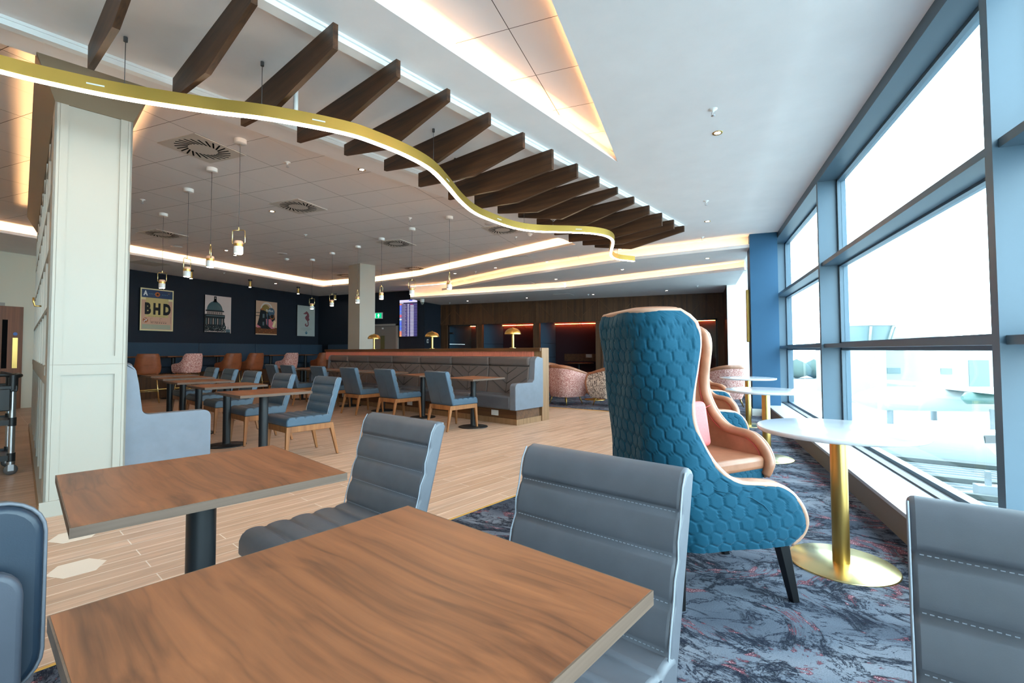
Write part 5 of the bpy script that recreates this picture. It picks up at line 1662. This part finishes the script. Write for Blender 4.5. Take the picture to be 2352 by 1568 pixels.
for i, w_ in enumerate((0.34, 0.52, 0.56, 0.50, 0.30)):
    q.text(I['teal'], ('small words in lines', 'set of small printed words below', 'the seahorse in several short rows', 'centred on the pale grey sheet', 'of paper below')[0] if 0 else '. . . . . . . . . . . . . . . . . .'[:int(w_ * 60)], 0.03, 0.42, 0.31 - i * 0.026, 1)
    q.rect(I['grey'], 0.42 - w_ / 2, 0.42 + w_ / 2, 0.306 - i * 0.026, 0.311 - i * 0.026, 1)
q.poly(I['teal'], [(0.37, 0.14), (0.47, 0.14), (0.47, 0.10), (0.42, 0.06), (0.37, 0.10)], 1)
q.poly(I['teal'], [(0.38, 0.15), (0.40, 0.185), (0.42, 0.155), (0.44, 0.185), (0.46, 0.15)], 2)
q.mb.build('print', None, p3)

# ---------------------------------------------------------- booths: pendants, tables
for i, (x0, x1) in enumerate(ops[1:4]):
    xc = (x0 + x1) / 2 + 0.1
    cg = thing('cage_pendant', 'black wire cage pendant in the %s booth' % ('left open', 'middle open', 'right open')[i], 'pendant lamp', (xc, YW + 1.0, 0), 0, 'wire cage pendants in the booths')
    m_ = MB().cyl((0, 0, 2.16), 0.04, 0.12, 14).tube([(0, 0, 2.16), (0, 0, 2.4)], 0.006, 6)
    m_.build('holder', M['black'], cg)
    m_ = MB()
    for k in range(12):
        a = 2 * PI * k / 12
        m_.tube([(0.03 * math.cos(a), 0.03 * math.sin(a), 2.26), (0.10 * math.cos(a), 0.10 * math.sin(a), 2.18), (0.2 * math.cos(a), 0.2 * math.sin(a), 1.98)], 0.004, 4)
    m_.build('cage', M['black'], cg)
    bt_ = thing('booth_table', 'brass edged oval table in the %s booth' % ('left open', 'middle open', 'right open')[i], 'table', (xc, YW + 1.2, 0), 0, 'booth tables')
    MB().lathe([(0.0, 0.72), (0.5, 0.72), (0.51, 0.735), (0.5, 0.75), (0.0, 0.75)], 40).build('tabletop', M['oak_mid'], bt_)
    MB().cyl((0, 0, 0.0), 0.05, 0.72, 16).build('column', M['black'], bt_)
    sb = MB().use(M['oak_mid']).box(xc - 0.7, xc + 0.7, YB - 0.03, YB, 0.78, 1.05)
    sb.use(M['socket']).box(xc + 0.1, xc + 0.32, YB - 0.045, YB - 0.03, 0.92, 1.04)
    tag(sb.build('socket_board'), 'wooden board with a white double socket in the %s booth' % ('left open', 'middle open', 'right open')[i], 'socket')
ct = thing('coffee_table', 'round brass edged low table between the tub chairs', 'table', (-2.3, 11.2, 0.006))
MB().lathe([(0.0, 0.60), (0.42, 0.60), (0.43, 0.62), (0.42, 0.64), (0.0, 0.64)], 40).build('tabletop', M['oak_mid'], ct)
MB().cyl((0, 0, 0), 0.04, 0.6, 16).build('column', M['brass'], ct)
MB().lathe([(0.25, 0), (0.25, 0.01), (0, 0.015)], 32).build('base', M['brass'], ct)

# ================================================================== OUTSIDE
m_ = mat('airfield concrete', S(205, 206, 204), 0.9)
tag(MB().raw([(4, -200, -7), (400, -200, -7), (400, 400, -7), (4, 400, -7)], [(0, 1, 2, 3)]).build('apron_ground', m_), 'pale concrete apron', None, None, 'structure')
rm = mat('roof sheeting', S(52, 62, 66), 0.5)
rs_ = MB()
pts = []
x0, x1 = 2.6, 16.0
y = -2.0
while y < 20.0:
    for dy, dz in ((0, 0), (0.05, 0.07), (0.12, 0.07), (0.17, 0)):
        pts.append((y + dy, dz))
    y += 0.36
vs = [(x0, p[0], -2.45 + p[1]) for p in pts] + [(x1, p[0], -3.0 + p[1]) for p in pts]
n = len(pts)
rs_.raw(vs, [(i, n + i, n + i + 1, i + 1) for i in range(n - 1)])
rf = thing('terminal_roof', 'corrugated lower roof just outside the windows', 'roof')
rs_.build('roof_sheets', rm, rf)
ou = MB()
for yy, w_ in ((19.6, 0.5), (17.0, 0.3), (15.2, 0.15)):
    ou.hexa([(2.6, yy, -2.4), (16, yy, -2.95), (16, yy + w_, -2.95), (2.6, yy + w_, -2.4)], [(2.6, yy, -2.28), (16, yy, -2.83), (16, yy + w_, -2.83), (2.6, yy + w_, -2.28)])
ou.build('roof_gutter', mat('mossy gutter', S(34, 42, 40), 0.8), rf)
MB().box(6.6, 7.1, 15.6, 15.9, -2.6, -2.3).box(6.8, 6.9, 15.7, 15.8, -2.3, -1.95).box(6.3, 7.4, 15.4, 16.1, -2.66, -2.55).build('roof_vent', mat('vent grey', S(84, 92, 96), 0.6), rf)
vr = MB()
prof = [(20.3 + 3.0 * (1 - math.cos(PI * i / 14)), -2.8 + 0.9 * math.sin(PI * i / 14)) for i in range(15)]
vr.raw([(3.0, p[0], p[1]) for p in prof] + [(9.2, p[0], p[1]) for p in prof], [(i, i + 1, 16 + i, 15 + i) for i in range(14)], True)
vr.raw([(9.2, p[0], p[1]) for p in prof], [tuple(range(15))])
vr.raw([(3.0, p[0], p[1]) for p in prof], [tuple(range(15))[::-1]])
tag(vr.build('barrel_roof', mat('curved roof', S(66, 78, 90), 0.5)), 'pale curved canopy roof outside the windows', 'roof')
def spanel(x, y, z, lab):
    m_ = thing('solar_panel', lab, 'solar panel', (x, y, z), 0.2, 'solar panels on the far roof')
    MB().hexa([(-1.6, 0, 0), (1.6, 0, 0), (1.6, 0.1, 0), (-1.6, 0.1, 0)], [(-1.6, 0.9, 1.0), (1.6, 0.9, 1.0), (1.6, 1.0, 1.0), (-1.6, 1.0, 1.0)]).build('cells', mat('solar cells', S(30, 44, 74), 0.4), m_)
    g_ = MB()
    for i in range(7):
        g_.tube([(-1.6 + i * 0.533, -0.02, 0.0), (-1.6 + i * 0.533, 0.88, 1.0)], 0.035, 4)
    for i in range(4):
        g_.tube([(-1.6, -0.02 + 0.3 * i, 0.333 * i), (1.6, -0.02 + 0.3 * i, 0.333 * i)], 0.035, 4)
    g_.build('grid', M['trim_white'], m_)
spanel(9.2, 27.5, -3.6, 'right solar panel beyond the curved roof')
spanel(5.7, 28.0, -3.6, 'left solar panel beyond the curved roof')
bd = thing('office_building', 'long pale office building across the apron', 'building', (0, 0, -7))
wl = mat('pale render', S(120, 128, 128), 0.9)
MB().box(22, 120, 95, 110, 0, 10.2).box(60, 75, 92, 95, 0, 8).build('wall', wl, bd)
wn_ = mat('far window glass', S(76, 92, 94), 0.3)
for i, (x, z, w_, h_) in enumerate(((30, 8.0, 1.6, 1.0), (34, 8.0, 1.6, 1.0), (38.5, 8.0, 1.6, 1.0), (43, 8.0, 1.2, 1.0), (49, 8.0, 1.2, 1.0), (52, 8.0, 0.8, 1.0), (29, 4.2, 1.8, 0.9), (36, 4.2, 1.4, 0.9), (43, 3.6, 1.4, 1.0), (50, 3.2, 1.3, 2.8),
                                   (53, 3.2, 2.6, 2.8), (57, 3.2, 1.6, 2.8), (68, 8.0, 1.2, 1.2), (80, 8.1, 5, 0.9), (84, 3.0, 6, 0.6), (84, 2.0, 6, 0.5), (39.5, 1.2, 2.4, 5.2))):
    MB().box(x, x + w_, 94.9 if x != 68 else 91.9, 95.1, z, z + h_).build('window', wn_, bd)
ct_ = thing('control_tower', 'airport control tower top above the window rail', 'building', (23.9, 88.5, -8.7))
MB().cyl((0, 0, 0), 3.0, 11.5, 12).build('tower_shaft', wl, ct_)
MB().lathe([(3.6, 11.0), (4.3, 13.2), (4.3, 13.4)], 8).build('cab_glass', wn_, ct_)
MB().lathe([(4.5, 13.4), (4.5, 13.9), (0, 14.2)], 8).build('cab_roof', wl, ct_)
m_ = MB()
for k in range(8):
    a = 2 * PI * k / 8
    m_.tube([(3.65 * math.cos(a), 3.65 * math.sin(a), 11.0), (4.35 * math.cos(a), 4.35 * math.sin(a), 13.3)], 0.18, 5)
m_.build('cab_mullions', wl, ct_)
tank_grey = mat('gear grey', S(84, 92, 96), 0.5)
def plane_like(x, y, lab, rz):
    a = thing('airliner', lab, 'aircraft', (x, y, -7), rz)
    w_ = mat('airliner white', S(120, 128, 128), 0.4)
    m_ = MB().lathe([(0.05, 0), (0.7, 1.0), (1.3, 3), (1.35, 16), (0.9, 20), (0.2, 24)], 20, mx=Matrix.Translation((0, 0, 2.8)) @ Matrix.Rotation(PI / 2, 4, 'Y'))
    m_.build('fuselage', w_, a)
    MB().hexa([(9, -13, 3.9), (11.4, -13, 3.9), (12.4, 13, 3.9), (9, 13, 3.9)], [(9, -13, 4.05), (11.4, -13, 4.05), (12.4, 13, 4.05), (9, 13, 4.05)]).build('wing', w_, a)
    MB().hexa([(20.5, -0.1, 3.5), (24, -0.1, 3.5), (24, 0.1, 3.5), (20.5, 0.1, 3.5)], [(22.6, -0.1, 7.4), (24.8, -0.1, 7.4), (24.8, 0.1, 7.4), (22.6, 0.1, 7.4)]).build('tail_fin', mat('tail teal', S(30, 66, 66), 0.5), a)
    for s_ in (-4, 4):
        MB().lathe([(0.2, 0), (0.6, 0.4), (0.6, 3.4), (0.2, 4.2)], 14, mx=Matrix.Translation((8.2, s_, 3.3)) @ Matrix.Rotation(PI / 2, 4, 'Y')).build('engine', mat('engine green', S(40, 72, 66), 0.4), a)
    for (xx, yy) in ((4, 0), (11, -3.9), (11, 3.9)):
        MB().cyl((xx, yy, 0), 0.3, 2.2, 10).build('landing_gear', tank_grey, a)
plane_like(15.5, 62, 'parked turboprop with green engines left of the mullion', 0.25)
def vehicle(x, y, lab, rz, body):
    v_ = thing('ground_vehicle', lab, 'vehicle', (x, y, -7), rz)
    MB().box(-2.2, 2.2, -0.9, 0.9, 0.45, 1.2).hexa([(-1.4, -0.85, 1.2), (1.9, -0.85, 1.2), (1.9, 0.85, 1.2), (-1.4, 0.85, 1.2)], [(-0.9, -0.75, 2.0), (1.8, -0.75, 2.0), (1.8, 0.75, 2.0), (-0.9, 0.75, 2.0)]).build('body', body, v_)
    MB().box(-1.0, 1.7, -0.87, 0.87, 1.3, 1.85).build('windows', M['dark_glass'], v_)
    for (xx, yy) in ((-1.4, -0.9), (1.4, -0.9), (-1.4, 0.9), (1.4, 0.9)):
        MB().cyl((0, 0, -0.1), 0.38, 0.2, 14, mx=Matrix.Translation((xx, yy, 0.38)) @ Matrix.Rotation(PI / 2, 4, 'X')).build('wheel', M['black'], v_)
gv = mat('vehicle paint', S(110, 118, 118), 0.4)
vehicle(20, 46, 'white service van on the apron left', 0.4, gv)
vehicle(27, 50, 'white service van on the apron middle', -0.3, gv)
vehicle(34, 60, 'white service van on the apron behind the solar panels', 1.2, gv)
vehicle(19, 26, 'pale tug at the right edge of the window view', 0.9, gv)
tank = mat('tank steel', S(60, 68, 72), 0.5)
for (x, y, k) in ((12.5, 20.5, 0), (14.3, 20.6, 1)):
    tag(MB().lathe([(0.35, 0), (0.35, 1.5), (0.1, 1.7), (0, 1.7)], 16).build('roof_tank', tank, None, (x, y, -4.4)), ('left', 'right')[k] + ' grey cylindrical tank beyond the corrugated roof', 'tank')
hedge = MB()
random.seed(5)
for i in range(90):
    x = -10 + i * 3.0 + random.random() * 2
    r = 2 + random.random() * 2.5
    hedge.lathe([(0.01, 0), (r, 1.2), (r * 1.1, 2.6), (r * 0.7, 4.2), (0.01, 5.2 + random.random())], 9, (x, 150 + random.random() * 12, -7))
tag(hedge.build('tree_line', mat('far foliage', S(66, 80, 74), 0.95)), 'hazy line of trees on the horizon', 'trees', None, 'stuff')
